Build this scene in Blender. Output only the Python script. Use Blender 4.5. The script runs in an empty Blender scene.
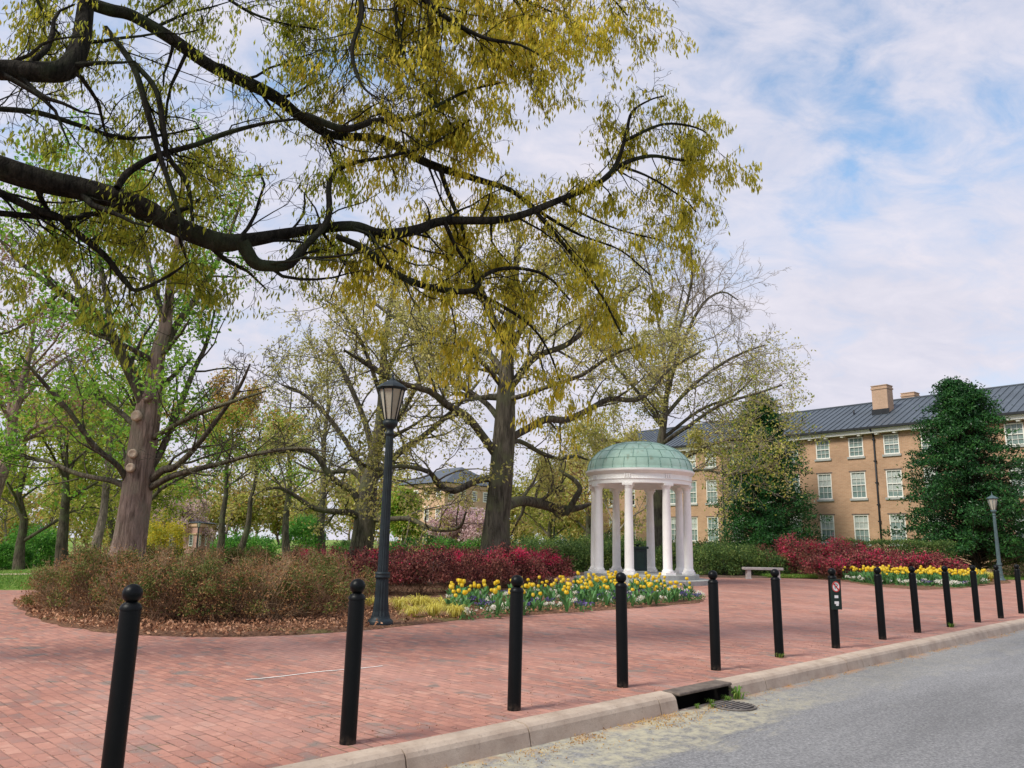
import bpy, math, random
import numpy as np
from mathutils import Vector, Matrix, noise as mnoise

R = math.radians
sc = bpy.context.scene
C = sc.collection

# ------------------------------------------------------------------ camera, sky, sun, exposure
F, PITCH, ROLL, EYE = 770.0, 0.2030, 0.0192, 1.438
cam = bpy.data.cameras.new('camera')
cam.sensor_width = 36.0
cam.lens = F / 1024 * 36.0
cam.clip_start, cam.clip_end = 0.05, 3000
co = bpy.data.objects.new('camera', cam)
C.objects.link(co)
co.matrix_world = Matrix.Translation((0, 0, EYE)) @ Matrix.Rotation(math.pi / 2 + PITCH, 4, 'X') @ Matrix.Rotation(ROLL, 4, 'Z')
sc.camera = co

SUN_DIR = Vector((-0.62, -0.42, 0.80)).normalized()      # towards the sun
w = bpy.data.worlds.new('World')
sc.world = w
w.use_nodes = True
nt = w.node_tree
nt.nodes.clear()


def nd(nt, t, ins=None, **kw):
    n = nt.nodes.new(t)
    for k, v in kw.items():
        setattr(n, k, v)
    for k, v in (ins or {}).items():
        s = n.inputs[k]
        if hasattr(v, 'is_output') or isinstance(v, bpy.types.NodeSocket):
            nt.links.new(v, s)
        else:
            s.default_value = v
    return n


def ramp(nt, fac, stops, interp='LINEAR'):
    n = nt.nodes.new('ShaderNodeValToRGB')
    n.color_ramp.interpolation = interp
    e = n.color_ramp.elements
    while len(e) < len(stops):
        e.new(0.5)
    for i, (p, c) in enumerate(stops):
        e[i].position = p
        e[i].color = c if len(c) == 4 else (*c, 1)
    nt.links.new(fac, n.inputs[0])
    return n.outputs[0]


def mixc(nt, fac, a, b, mode='MIX'):
    n = nt.nodes.new('ShaderNodeMix')
    n.data_type = 'RGBA'
    n.blend_type = mode
    for i, v in ((0, fac), (6, a), (7, b)):
        s = n.inputs[i]
        if isinstance(v, bpy.types.NodeSocket):
            nt.links.new(v, s)
        elif i == 0:
            s.default_value = v
        else:
            s.default_value = v if len(v) == 4 else (*v, 1)
    return n.outputs[2]


def math_(nt, op, a, b=0.0, c=0.0):
    n = nt.nodes.new('ShaderNodeMath')
    n.operation = op
    for i, v in enumerate((a, b, c)):
        if isinstance(v, bpy.types.NodeSocket):
            nt.links.new(v, n.inputs[i])
        else:
            n.inputs[i].default_value = v
    return n.outputs[0]


def noise(nt, vec, scale, detail=4, rough=.55, dist=0):
    n = nd(nt, 'ShaderNodeTexNoise', {'Scale': scale, 'Detail': detail, 'Roughness': rough, 'Distortion': dist})
    if vec is not None:
        nt.links.new(vec, n.inputs['Vector'])
    return n.outputs[0]


sky = nd(nt, 'ShaderNodeTexSky', sky_type='NISHITA', sun_disc=False)
sky.sun_elevation = math.asin(SUN_DIR.z)
sky.sun_rotation = math.atan2(SUN_DIR.x, SUN_DIR.y)
sky.air_density, sky.dust_density, sky.ozone_density = 1.0, 0.6, 2.0
tc = nd(nt, 'ShaderNodeTexCoord')
sep = nd(nt, 'ShaderNodeSeparateXYZ', {0: tc.outputs['Generated']})
zz = math_(nt, 'MAXIMUM', math_(nt, 'ADD', sep.outputs[2], 0.42), 0.05)
px_ = math_(nt, 'DIVIDE', sep.outputs[0], zz)
py_ = math_(nt, 'DIVIDE', sep.outputs[1], zz)
cv = nd(nt, 'ShaderNodeCombineXYZ', {0: px_, 1: py_, 2: 0.3}).outputs[0]
mp = nd(nt, 'ShaderNodeMapping', {'Vector': cv, 'Rotation': (0, 0, R(-25)), 'Scale': (3.4, 5.0, 1)}).outputs[0]
big = noise(nt, mp, 0.7, 3, .5, .3)
fine = noise(nt, mp, 2.6, 8, .62, .4)
den = math_(nt, 'ADD', math_(nt, 'MULTIPLY', big, 0.55), math_(nt, 'MULTIPLY', fine, 0.45))
# thinner cloud overhead, thick towards the horizon
grad = ramp(nt, sep.outputs[2], [(0.30, (.17,) * 3), (0.40, (.05,) * 3), (0.50, (.0,) * 3), (0.62, (.03,) * 3)])
den = math_(nt, 'ADD', den, grad)
mask = ramp(nt, den, [(0.40, (.22,) * 3), (0.47, (.58,) * 3), (0.54, (.84,) * 3), (0.66, (1,) * 3)])
ccol = ramp(nt, fine, [(0.3, (5.2, 5.25, 6.2)), (0.7, (6.35, 6.15, 6.85))])
skyblue = mixc(nt, 1.0, sky.outputs[0], (1.5, 1.9, 1.9), 'MULTIPLY')
col = mixc(nt, mask, skyblue, ccol)
bg = nd(nt, 'ShaderNodeBackground', {'Color': col, 'Strength': 0.1})
out = nd(nt, 'ShaderNodeOutputWorld', {0: bg.outputs[0]})

sl = bpy.data.lights.new('sun', 'SUN')
sl.energy, sl.angle, sl.color = 2.9, R(16), (1.0, .94, .82)
so = bpy.data.objects.new('sun', sl)
C.objects.link(so)
so.rotation_euler = (-SUN_DIR).to_track_quat('-Z', 'Y').to_euler()

sc.view_settings.view_transform = 'Standard'
sc.view_settings.look = 'None'
sc.view_settings.gamma = 1.0
sc.view_settings.use_curve_mapping = False
sc.view_settings.exposure = 0.38
sc.render.engine = 'CYCLES'
sc.cycles.max_bounces = 9
sc.cycles.diffuse_bounces = 4
sc.cycles.transmission_bounces = 7
sc.cycles.transparent_max_bounces = 4


# ------------------------------------------------------------------ pixel helpers
def ray(px, py):
    x, y = (px - 512) / F, -(py - 384) / F
    c, s = math.cos(ROLL), math.sin(ROLL)
    x, y = c * x - s * y, s * x + c * y
    ct, st = math.cos(PITCH), math.sin(PITCH)
    return Vector((x, ct - st * y, st + ct * y))


def at(px, py, Y):
    r = ray(px, py)
    return r * (Y / r.y) + Vector((0, 0, EYE))


def ground(px, py, z=0.0):
    r = ray(px, py)
    return r * ((z - EYE) / r.z) + Vector((0, 0, EYE))


def gz(x, y):
    """height of the lawn: flat on the right, falling away gently on the far left"""
    if y < 24:
        return 0.0
    px = 512 + 770 * x / y
    k = min(1.2, max(0.0, (330 - px) / 290))
    return -.036 * k ** 1.4 * (min(y, 140) - 24)


def foot(px, Y):
    p = at(px, 545, Y)
    return Vector((p.x, Y, gz(p.x, Y)))


UA = R(44.0)
U2 = Vector((math.cos(UA), math.sin(UA), 0))
V2 = Vector((-math.sin(UA), math.cos(UA), 0))


def uv(u, v, z=0):
    return U2 * u + V2 * v + Vector((0, 0, z))


# ------------------------------------------------------------------ object helpers
def tag(o, label=None, cat=None, group=None, kind=None):
    for k, v in (('label', label), ('category', cat), ('group', group), ('kind', kind)):
        if v:
            o[k] = v
    return o


def thing(name, label, cat, loc=(0, 0, 0), rz=0.0, group=None):
    o = bpy.data.objects.new(name, None)
    o.empty_display_size = .1
    C.objects.link(o)
    o.location = loc
    o.rotation_euler = (0, 0, rz)
    return tag(o, label, cat, group)


def link(name, me, mt=None, parent=None):
    if mt is not None and not me.materials:
        me.materials.append(mt)
    o = bpy.data.objects.new(name, me)
    C.objects.link(o)
    if parent is not None:
        o.parent = parent
    return o


def copy_tree(o, parent=None):
    c = o.copy()
    C.objects.link(c)
    if parent is not None:
        c.parent = parent
    for ch in list(o.children):
        copy_tree(ch, c)
    return c


def quads(name, V, Q, smooth=False):
    """fast mesh from numpy verts and quads"""
    me = bpy.data.meshes.new(name)
    V = np.asarray(V, np.float32)
    Q = np.asarray(Q, np.int32)
    me.vertices.add(len(V))
    me.vertices.foreach_set('co', V.ravel())
    me.loops.add(Q.size)
    me.loops.foreach_set('vertex_index', Q.ravel())
    me.polygons.add(len(Q))
    me.polygons.foreach_set('loop_start', np.arange(0, Q.size, 4, dtype=np.int32))
    me.update(calc_edges=True)
    me.polygons.foreach_set('use_smooth', np.full(len(Q), smooth, dtype=bool))
    return me


class MB:
    def __init__(s):
        s.v, s.f, s.sm = [], [], []

    def add(s, V, Fs, smooth=False):
        o = len(s.v)
        s.v += [tuple(p) for p in V]
        s.f += [tuple(i + o for i in f) for f in Fs]
        s.sm += [smooth] * len(Fs)
        return s

    def box(s, x0, x1, y0, y1, z0, z1):
        V = [(x, y, z) for z in (z0, z1) for x, y in ((x0, y0), (x1, y0), (x1, y1), (x0, y1))]
        return s.add(V, [(3, 2, 1, 0), (4, 5, 6, 7), (0, 1, 5, 4), (1, 2, 6, 5), (2, 3, 7, 6), (3, 0, 4, 7)])

    def lathe(s, prof, n=24, c=(0, 0), smooth=True, flute=0.0, rot=0.0, cap=True):
        V, Fs = [], []
        for r, z in prof:
            for i in range(n):
                a = 2 * math.pi * i / n + rot
                rr = r * (1 - flute * (i % 2))
                V.append((c[0] + rr * math.cos(a), c[1] + rr * math.sin(a), z))
        for j in range(len(prof) - 1):
            for i in range(n):
                k = (i + 1) % n
                Fs.append((j * n + i, j * n + k, (j + 1) * n + k, (j + 1) * n + i))
        s.add(V, Fs, smooth)
        if cap:
            s.add([V[i] for i in range(n)], [tuple(range(n - 1, -1, -1))])
            m = (len(prof) - 1) * n
            s.add([V[m + i] for i in range(n)], [tuple(range(n))])
        return s

    def prism(s, poly, z0, z1):
        n = len(poly)
        V = [(x, y, z0) for x, y in poly] + [(x, y, z1) for x, y in poly]
        Fs = [tuple(range(n - 1, -1, -1)), tuple(range(n, 2 * n))]
        Fs += [(i, (i + 1) % n, n + (i + 1) % n, n + i) for i in range(n)]
        return s.add(V, Fs)

    def tube(s, a, b, r, n=8):
        a, b = Vector(a), Vector(b)
        d = (b - a).normalized()
        p = d.orthogonal().normalized()
        q = d.cross(p)
        V = []
        for c in (a, b):
            for i in range(n):
                t = 2 * math.pi * i / n
                V.append(c + (p * math.cos(t) + q * math.sin(t)) * r)
        return s.add(V, [(i, (i + 1) % n, n + (i + 1) % n, n + i) for i in range(n)] + [tuple(range(n - 1, -1, -1)), tuple(range(n, 2 * n))], True)

    def mesh(s, name):
        me = bpy.data.meshes.new(name)
        me.from_pydata(s.v, [], s.f)
        me.polygons.foreach_set('use_smooth', np.array(s.sm, dtype=bool))
        me.update()
        return me

    def build(s, name, mt, parent=None, bevel=0):
        o = link(name, s.mesh(name), mt, parent)
        if bevel:
            b = o.modifiers.new('bevel', 'BEVEL')
            b.width, b.segments, b.limit_method = bevel, 2, 'ANGLE'
        return o


# ------------------------------------------------------------------ materials
def new_mat(name):
    m = bpy.data.materials.new(name)
    m.use_nodes = True
    t = m.node_tree
    t.nodes.clear()
    return m, t


def finish(m, t, colr, rough=.8, bump=None, bump_d=.01, metal=0.0, spec=.3):
    b = nd(t, 'ShaderNodeBsdfPrincipled', {'Roughness': rough, 'Metallic': metal, 'Specular IOR Level': spec})
    if isinstance(colr, bpy.types.NodeSocket):
        t.links.new(colr, b.inputs['Base Color'])
    else:
        b.inputs['Base Color'].default_value = (*colr, 1)
    if bump is not None:
        bn = nd(t, 'ShaderNodeBump', {'Height': bump, 'Distance': bump_d, 'Strength': 1.0})
        t.links.new(bn.outputs[0], b.inputs['Normal'])
    nd(t, 'ShaderNodeOutputMaterial', {0: b.outputs[0]})
    return m


def ocoord(t, scale=(1, 1, 1), rot=(0, 0, 0)):
    c = nd(t, 'ShaderNodeTexCoord').outputs['Object']
    return nd(t, 'ShaderNodeMapping', {'Vector': c, 'Scale': scale, 'Rotation': rot}).outputs[0]


def plain(name, c, rough=.7, var=.25, scale=6, bump=.0, metal=0, spec=.3, stretch=(1, 1, 1)):
    m, t = new_mat(name)
    o = ocoord(t, stretch)
    n = noise(t, o, scale, 6, .6)
    lo = tuple(x * (1 - var) for x in c)
    hi = tuple(min(1, x * (1 + var)) for x in c)
    k = ramp(t, n, [(.3, lo), (.7, hi)])
    return finish(m, t, k, rough, noise(t, o, scale * 6, 4) if bump else None, bump, metal, spec)


def leafmat(name, stops, trans=.45, rough=.55, nscale=.8):
    """leaf colour differs from leaf to leaf; thin leaves let light through"""
    m, t = new_mat(name)
    g = nd(t, 'ShaderNodeNewGeometry').outputs['Random Per Island']
    n = noise(t, ocoord(t), nscale, 2)
    f = math_(t, 'ADD', math_(t, 'MULTIPLY', g, .6), math_(t, 'MULTIPLY', math_(t, 'SUBTRACT', n, .3), .9))
    k = ramp(t, f, stops)
    d = nd(t, 'ShaderNodeBsdfPrincipled', {'Base Color': k, 'Roughness': rough, 'Specular IOR Level': .25})
    tr = nd(t, 'ShaderNodeBsdfTranslucent', {'Color': k})
    mx = nd(t, 'ShaderNodeMixShader', {0: trans, 1: d.outputs[0], 2: tr.outputs[0]})
    nd(t, 'ShaderNodeOutputMaterial', {0: mx.outputs[0]})
    return m


def bark(name, a, b, moss=None, scale=5, fur=.55):
    m, t = new_mat(name)
    o = ocoord(t, (1, 1, .16))
    n = noise(t, o, scale * 3.0, 8, .68, .5)
    k = ramp(t, n, [(.33, a), (.66, b)])
    big_ = noise(t, ocoord(t, (1, 1, .4)), 1.1, 4, .6)
    k = mixc(t, 1.0, k, ramp(t, big_, [(.3, (.62, .62, .62)), (.7, (1.2, 1.15, 1.1))]), 'MULTIPLY')
    gr_ = noise(t, ocoord(t, (1, 1, .10)), scale * 4.5, 5, .6, .8)
    k = mixc(t, ramp(t, gr_, [(.40, (fur,) * 3), (.48, (0,) * 3)]), k, tuple(x * .35 for x in a))
    if moss:
        n2 = noise(t, ocoord(t), 1.3, 4)
        k = mixc(t, ramp(t, n2, [(.5, (0,) * 3), (.62, (.8,) * 3)]), k, moss)
    return finish(m, t, k, .95, math_(t, 'ADD', n, gr_), .08, 0, .1)


M = {}
m, t = new_mat('black_paint')
o = ocoord(t)
wr = noise(t, nd(t, 'ShaderNodeMapping', {'Vector': o, 'Scale': (1, 1, .35)}).outputs[0], 38, 4, .6)
k = mixc(t, ramp(t, wr, [(.68, (0,) * 3), (.74, (.7,) * 3)]), (.003, .0038, .0044), (.05, .05, .05))
zc = nd(t, 'ShaderNodeSeparateXYZ', {0: o}).outputs[2]
dust = math_(t, 'MULTIPLY', ramp(t, zc, [(.0, (.7,) * 3), (.07, (0,) * 3)]), ramp(t, noise(t, o, 25, 4), [(.4, (0,) * 3), (.65, (.8,) * 3)]))
k = mixc(t, dust, k, (.10, .075, .055))
M['black_paint'] = finish(m, t, k, ramp(t, noise(t, o, 6, 4), [(.3, (.32,) * 3), (.7, (.5,) * 3)]), noise(t, o, 60, 3), .0012, 0, .16)
M['lamp_paint'] = plain('lamp_paint', (.014, .023, .029), .5, .45, 5, .002)
M['lamp_paint_faded'] = plain('lamp_paint_faded', (.075, .115, .125), .5, .3, 5, .002)
M['frosted'] = plain('frosted_glass', (.42, .40, .34), .35, .12, 3)
M['white_stone'] = plain('white_painted_stone', (.89, .87, .85), .6, .05, 2.5, .002)
M['step_stone'] = plain('grey_granite', (.36, .37, .35), .8, .2, 3, .004)
M['bench_stone'] = plain('bench_stone', (.42, .38, .37), .85, .2, 4, .004)
M['dark_green'] = plain('dark_green_metal', (.012, .03, .026), .5, .3, 3)
M['white_wood'] = plain('white_wood', (.8, .78, .72), .6, .05, 2)
M['drain_shade'] = plain('painted_pit_shade', (.012, .011, .01), .95, .5, 4)  # near black: the darkness inside the drain openings is put into the colour
M['iron'] = plain('rusty_iron', (.17, .15, .135), .7, .4, 10, .003)
M['lintel'] = plain('weathered_slab', (.15, .12, .10), .9, .4, 7, .01)
M['slate'] = plain('roof_metal', (.075, .092, .112), .5, .18, .7, 0, .0, .4)
M['gutter'] = plain('dark_gutter', (.02, .022, .026), .5, .2, 2)
M['chalk'] = plain('chalk', (.8, .76, .72), .9, .2, 8)
M['soil'] = plain('soil', (.11, .07, .048), .95, .45, 5, .02)
M['blind'] = plain('window_blind', (.40, .44, .41), .5, .15, 2)
M['sign_green'] = plain('sign_green', (.008, .02, .016), .45, .2, 4)
M['sign_white'] = plain('sign_white', (.7, .68, .68), .5, .05, 4)
M['sign_red'] = plain('sign_red', (.5, .05, .04), .5, .1, 4)
M['white_metal'] = plain('vent_metal', (.5, .5, .5), .5, .1, 4)

# green copper of the dome
m, t = new_mat('copper_patina')
o = ocoord(t)
n1 = noise(t, o, 1.1, 6, .6, .5)
k = ramp(t, n1, [(.3, (.31, .47, .39)), (.55, (.40, .57, .485)), (.75, (.50, .64, .55))])
st = noise(t, ocoord(t, (3.2, 3.2, .4)), 1.5, 5, .6)
k = mixc(t, ramp(t, st, [(.55, (0,) * 3), (.72, (.7,) * 3)]), k, (.2, .21, .14))
M['copper'] = finish(m, t, k, .6, n1, .01, 0, .3)
M['copper_seam'] = plain('copper_seam', (.20, .35, .29), .6, .25, 3)


def window_glass(name, a, b):
    m, t = new_mat(name)
    n = noise(t, ocoord(t), .9, 3)
    return finish(m, t, ramp(t, n, [(.4, a), (.6, b)]), .08, None, 0, 0, .6)


M['glass_dark'] = window_glass('window_glass_dark', (.02, .025, .027), (.07, .075, .075))
M['glass_blind'] = window_glass('window_glass_blinds', (.17, .24, .225), (.26, .32, .30))


def brick_mat(name, cols, mortar, bw=.215, bh=.075, rot=(R(90), 0, 0), big=(.75, 1.2), mort=.008, bumpd=.006, stain=None):
    m, t = new_mat(name)
    o = ocoord(t, (1, 1, 1), rot)
    bt = nd(t, 'ShaderNodeTexBrick', {'Vector': o, 'Color1': (*cols[0], 1), 'Color2': (*cols[1], 1), 'Mortar': (*mortar, 1), 'Scale': 1.0,
                                      'Mortar Size': mort, 'Mortar Smooth': .3, 'Bias': 0.0, 'Brick Width': bw, 'Row Height': bh})
    k = bt.outputs[0]
    n = noise(t, o, .45, 6, .6)
    k = mixc(t, 1.0, k, ramp(t, n, [(.3, (big[0],) * 3), (.7, (big[1],) * 3)]), 'MULTIPLY')
    if stain:
        k = stain(t, o, k)
    inv = math_(t, 'SUBTRACT', 1.0, bt.outputs[1])
    h = math_(t, 'ADD', math_(t, 'MULTIPLY', inv, 1.0), math_(t, 'MULTIPLY', noise(t, o, 22, 4), .5))
    return finish(m, t, k, .88, h, bumpd, 0, .2)


M['wall_brick'] = brick_mat('tan_wall_brick', ((.48, .295, .185), (.41, .245, .15)), (.45, .34, .24), .3, .1, (R(90), 0, 0), (.82, 1.15), .012, .004)
M['chimney_brick'] = brick_mat('pale_chimney_brick', ((.5, .33, .23), (.44, .29, .2)), (.45, .34, .25), .3, .1, (R(90), 0, 0), (.9, 1.1), .012, .004)
M['far_brick'] = brick_mat('far_tan_brick', ((.58, .38, .25), (.52, .335, .215)), (.42, .31, .22), .4, .14, (R(90), 0, 0), (.9, 1.1), .015, .004)
M['pink_brick'] = brick_mat('far_pink_brick', ((.46, .26, .22), (.40, .22, .18)), (.42, .31, .27), .4, .14, (R(90), 0, 0), (.9, 1.1), .015, .004)


def pave_stain(t, o, k):
    # single odd bricks, grey cement patches and dark joints filled with grit
    n = noise(t, nd(t, 'ShaderNodeMapping', {'Vector': o, 'Scale': (2.4, 5.0, 1)}).outputs[0], 1.0, 5, .6, .4)
    k = mixc(t, ramp(t, n, [(.52, (0,) * 3), (.64, (.6,) * 3)]), k, (.29, .19, .16))
    n3 = noise(t, nd(t, 'ShaderNodeMapping', {'Vector': o, 'Scale': (1.6, 3.2, 1), 'Location': (7, 3, 0)}).outputs[0], 1.2, 4, .55)
    k = mixc(t, ramp(t, n3, [(.60, (0,) * 3), (.66, (.7,) * 3)]), k, (.27, .215, .195))
    n4 = noise(t, nd(t, 'ShaderNodeMapping', {'Vector': o, 'Location': (13, 5, 0)}).outputs[0], 9.0, 4, .6)
    k = mixc(t, ramp(t, n4, [(.60, (0,) * 3), (.72, (.55,) * 3)]), k, (.68, .40, .31))
    n5 = noise(t, nd(t, 'ShaderNodeMapping', {'Vector': o, 'Location': (3, 15, 0), 'Scale': (.35, .8, 1)}).outputs[0], .8, 4, .5)
    return mixc(t, ramp(t, n5, [(.45, (0,) * 3), (.65, (.42,) * 3)]), k, (.55, .315, .26))


m, t = new_mat('red_brick_paving')
o = ocoord(t, (1, 1, 1), (0, 0, R(44)))
wob_ = noise(t, o, 1.3, 3)
o2 = nd(t, 'ShaderNodeVectorMath', {0: o, 1: nd(t, 'ShaderNodeCombineXYZ', {0: math_(t, 'MULTIPLY', wob_, .05), 1: math_(t, 'MULTIPLY', wob_, .06)}).outputs[0]}, operation='ADD').outputs[0]
bt = nd(t, 'ShaderNodeTexBrick', {'Vector': o2, 'Color1': (0, 0, 0, 1), 'Color2': (1, 1, 1, 1), 'Mortar': (.5, .5, .5, 1), 'Scale': 1.0, 'Mortar Size': .006,
                                  'Mortar Smooth': .4, 'Bias': 0.0, 'Brick Width': .205, 'Row Height': .1})
tone = math_(t, 'ADD', math_(t, 'ADD', math_(t, 'MULTIPLY', bt.outputs[0], .62), .12), math_(t, 'ADD', math_(t, 'MULTIPLY', math_(t, 'SUBTRACT', noise(t, o, .7, 5, .6), .5), .8), math_(t, 'MULTIPLY', math_(t, 'SUBTRACT', noise(t, o, 6.5, 4, .6), .5), .7)))
k = ramp(t, tone, [(.02, (.24, .165, .145)), (.2, (.32, .155, .125)), (.45, (.395, .185, .14)), (.68, (.455, .22, .165)), (.9, (.53, .30, .23)), (1.0, (.46, .33, .27))])
k = pave_stain(t, o, k)
sp_ = noise(t, nd(t, 'ShaderNodeMapping', {'Vector': o, 'Location': (31, 7, 0)}).outputs[0], 2.6, 3, .5)
k = mixc(t, ramp(t, sp_, [(.62, (0,) * 3), (.69, (.75,) * 3)]), k, (.20, .18, .16))
jn = noise(t, o, 3.0, 5, .6)
jf = math_(t, 'MULTIPLY', bt.outputs[1], ramp(t, jn, [(.46, (.12,) * 3), (.60, (.9,) * 3)]))
k = mixc(t, jf, k, ramp(t, jn, [(.4, (.34, .2, .15)), (.6, (.15, .09, .07)), (.72, (.17, .19, .08))]))
h = math_(t, 'ADD', math_(t, 'MULTIPLY', bt.outputs[1], -1.0), math_(t, 'ADD', math_(t, 'MULTIPLY', noise(t, o, 22, 4), .6), math_(t, 'MULTIPLY', bt.outputs[0], .35)))
M['paving'] = finish(m, t, k, .88, h, .006, 0, .2)


def street(t):
    c = nd(t, 'ShaderNodeTexCoord').outputs['Object']
    return nd(t, 'ShaderNodeMapping', {'Vector': c, 'Rotation': (0, 0, -UA)}).outputs[0]


# asphalt with a band of pollen and grit along the kerb
m, t = new_mat('old_asphalt')
s = street(t)
ag = noise(t, s, 42, 6, .8)
k = ramp(t, ag, [(.34, (.12, .12, .125)), (.5, (.215, .214, .22)), (.66, (.36, .355, .35))])
k = mixc(t, 1.0, k, ramp(t, noise(t, nd(t, 'ShaderNodeMapping', {'Vector': s, 'Scale': (.3, 1.4, 1)}).outputs[0], .9, 6, .6), [(.3, (.80,) * 3), (.7, (1.16,) * 3)]), 'MULTIPLY')
sy = nd(t, 'ShaderNodeSeparateXYZ', {0: s})
dk = math_(t, 'SUBTRACT', 4.62, sy.outputs[1])
wob = noise(t, nd(t, 'ShaderNodeMapping', {'Vector': s, 'Scale': (.8, 2.6, 1)}).outputs[0], 1.0, 6, .6, .5)
# 0 at the kerb, 1 well out in the road
far_ = math_(t, 'ADD', dk, math_(t, 'MULTIPLY', math_(t, 'SUBTRACT', wob, .5), 2.2))
band = ramp(t, far_, [(.0, (1,) * 3), (.75, (.85,) * 3), (1.0, (0,) * 3)])
along = ramp(t, math_(t, 'DIVIDE', sy.outputs[0], 20.0), [(.0, (1,) * 3), (.34, (1,) * 3), (.46, (.22,) * 3), (1.0, (.15,) * 3)])
grit = ramp(t, noise(t, s, 9, 6, .7), [(.36, (.05,) * 3), (.6, (1,) * 3)])
k = mixc(t, math_(t, 'MULTIPLY', math_(t, 'MULTIPLY', band, along), grit), k, (.47, .43, .31))
b2 = ramp(t, math_(t, 'ADD', dk, math_(t, 'MULTIPLY', wob, .3)), [(.12, (.9,) * 3), (.34, (0,) * 3)])
k = mixc(t, math_(t, 'MULTIPLY', b2, ramp(t, noise(t, s, 3.1, 5), [(.45, (0,) * 3), (.58, (1,) * 3)])), k, (.42, .21, .085))
M['asphalt'] = finish(m, t, k, .9, ag, .006, 0, .2)

# kerb stone
m, t = new_mat('kerb_concrete')
s = street(t)
k = ramp(t, noise(t, s, 3, 7, .65), [(.3, (.36, .275, .215)), (.7, (.55, .45, .36))])
k = mixc(t, ramp(t, noise(t, s, 30, 3), [(.6, (0,) * 3), (.75, (.5,) * 3)]), k, (.22, .17, .14))
M['kerb'] = finish(m, t, k, .9, noise(t, s, 45, 5, .7), .004, 0, .2)

# lawn and bare ground
m, t = new_mat('lawn_ground')
o = ocoord(t)
k = ramp(t, noise(t, o, .16, 6, .6), [(.38, (.10, .21, .03)), (.5, (.17, .30, .05)), (.58, (.34, .29, .13))])
k = mixc(t, 1.0, k, ramp(t, noise(t, o, 14, 5, .7), [(.3, (.6,) * 3), (.7, (1.25,) * 3)]), 'MULTIPLY')
M['lawn'] = finish(m, t, k, .95, noise(t, o, 30, 4), .03, 0, .1)
M['sand_path'] = plain('pale_path', (.48, .38, .28), .95, .2, 2, .01)

# bark mulch and pine straw
m, t = new_mat('mulch')
o = ocoord(t)
mu = noise(t, o, 16, 7, .75)
k = ramp(t, mu, [(.32, (.05, .028, .018)), (.5, (.18, .095, .06)), (.68, (.36, .21, .13))])
k = mixc(t, ramp(t, noise(t, o, .9, 4), [(.56, (0,) * 3), (.66, (.55,) * 3)]), k, (.14, .16, .05))
M['mulch'] = finish(m, t, k, .95, mu, .04, 0, .1)

M['bark_dark'] = bark('oak_bark_dark', (.010, .009, .008), (.055, .050, .042), (.045, .055, .03), 4)
M['bark_grey'] = bark('oak_bark_grey', (.055, .05, .038), (.19, .17, .135), (.13, .135, .075), 3)
M['bark_pink'] = bark('peeling_bark', (.16, .115, .092), (.48, .37, .315), (.25, .215, .165), 3)
M['bark_brown'] = bark('brown_bark', (.05, .045, .033), (.16, .14, .105), (.10, .115, .06), 4)
M['bark_pale'] = bark('pale_bark', (.16, .13, .11), (.36, .30, .25), None, 4)
M['scar'] = plain('cut_wood', (.46, .36, .27), .9, .2, 8)
M['twig_brown'] = plain('brown_twigs', (.20, .115, .07), .9, .4, 3)
M['twig_tan'] = plain('tan_twigs', (.36, .24, .145), .9, .3, 3)
M['twig_grey'] = plain('grey_twigs', (.12, .10, .08), .9, .3, 2)
M['twig_pale'] = plain('pale_twigs', (.25, .21, .17), .9, .3, 2)

M['leaf_gold'] = leafmat('golden_oak_leaves', [(.2, (.36, .35, .045)), (.45, (.62, .55, .06)), (.7, (.80, .66, .08)), (.92, (.86, .60, .12))], .62, .5, .35)
M['leaf_goldgreen'] = leafmat('green_gold_oak_leaves', [(.2, (.22, .27, .035)), (.45, (.42, .45, .05)), (.7, (.58, .56, .07)), (.92, (.72, .58, .09))], .62, .5, .35)  # greener young leaves for the left part of the crown
M['leaf_olive'] = leafmat('young_oak_leaves', [(.2, (.30, .30, .07)), (.5, (.52, .48, .15)), (.85, (.70, .60, .24))], .45, .5, .3)
M['leaf_fresh'] = leafmat('fresh_green_leaves', [(.2, (.12, .28, .03)), (.5, (.26, .50, .06)), (.85, (.42, .60, .10))], .5, .5, .4)
M['leaf_lime'] = leafmat('lime_leaves', [(.2, (.22, .30, .04)), (.5, (.42, .46, .07)), (.85, (.60, .54, .12))], .5, .5, .3)
M['leaf_orange'] = leafmat('orange_buds', [(.2, (.40, .25, .07)), (.5, (.58, .33, .10)), (.85, (.52, .42, .14))], .5, .6, .3)
M['leaf_red'] = leafmat('reddish_buds', [(.2, (.22, .11, .08)), (.5, (.38, .19, .13)), (.85, (.46, .33, .18))], .45, .6, .4)
M['leaf_magnolia'] = leafmat('glossy_dark_leaves', [(.2, (.010, .045, .014)), (.55, (.026, .10, .025)), (.85, (.065, .19, .04))], .18, .35, .8)
M['leaf_hedge'] = leafmat('hedge_leaves', [(.2, (.04, .09, .025)), (.5, (.11, .19, .045)), (.85, (.24, .30, .08))], .3, .5, .9)
M['leaf_green'] = leafmat('bright_shrub_leaves', [(.2, (.05, .17, .03)), (.5, (.11, .32, .04)), (.85, (.22, .44, .07))], .35, .5, .7)
M['leaf_yellow'] = leafmat('yellow_leaves', [(.2, (.50, .38, .03)), (.5, (.66, .54, .05)), (.85, (.45, .45, .07))], .4, .6, 1)
M['leaf_maroon'] = leafmat('maroon_leaves', [(.15, (.04, .012, .014)), (.42, (.15, .04, .04)), (.68, (.32, .13, .09)), (.92, (.46, .06, .10))], .3, .5, .9)
M['leaf_pinkred'] = leafmat('hot_pink_blossom', [(.2, (.42, .02, .06)), (.5, (.72, .035, .13)), (.85, (.76, .12, .22))], .35, .6, 2)
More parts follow.
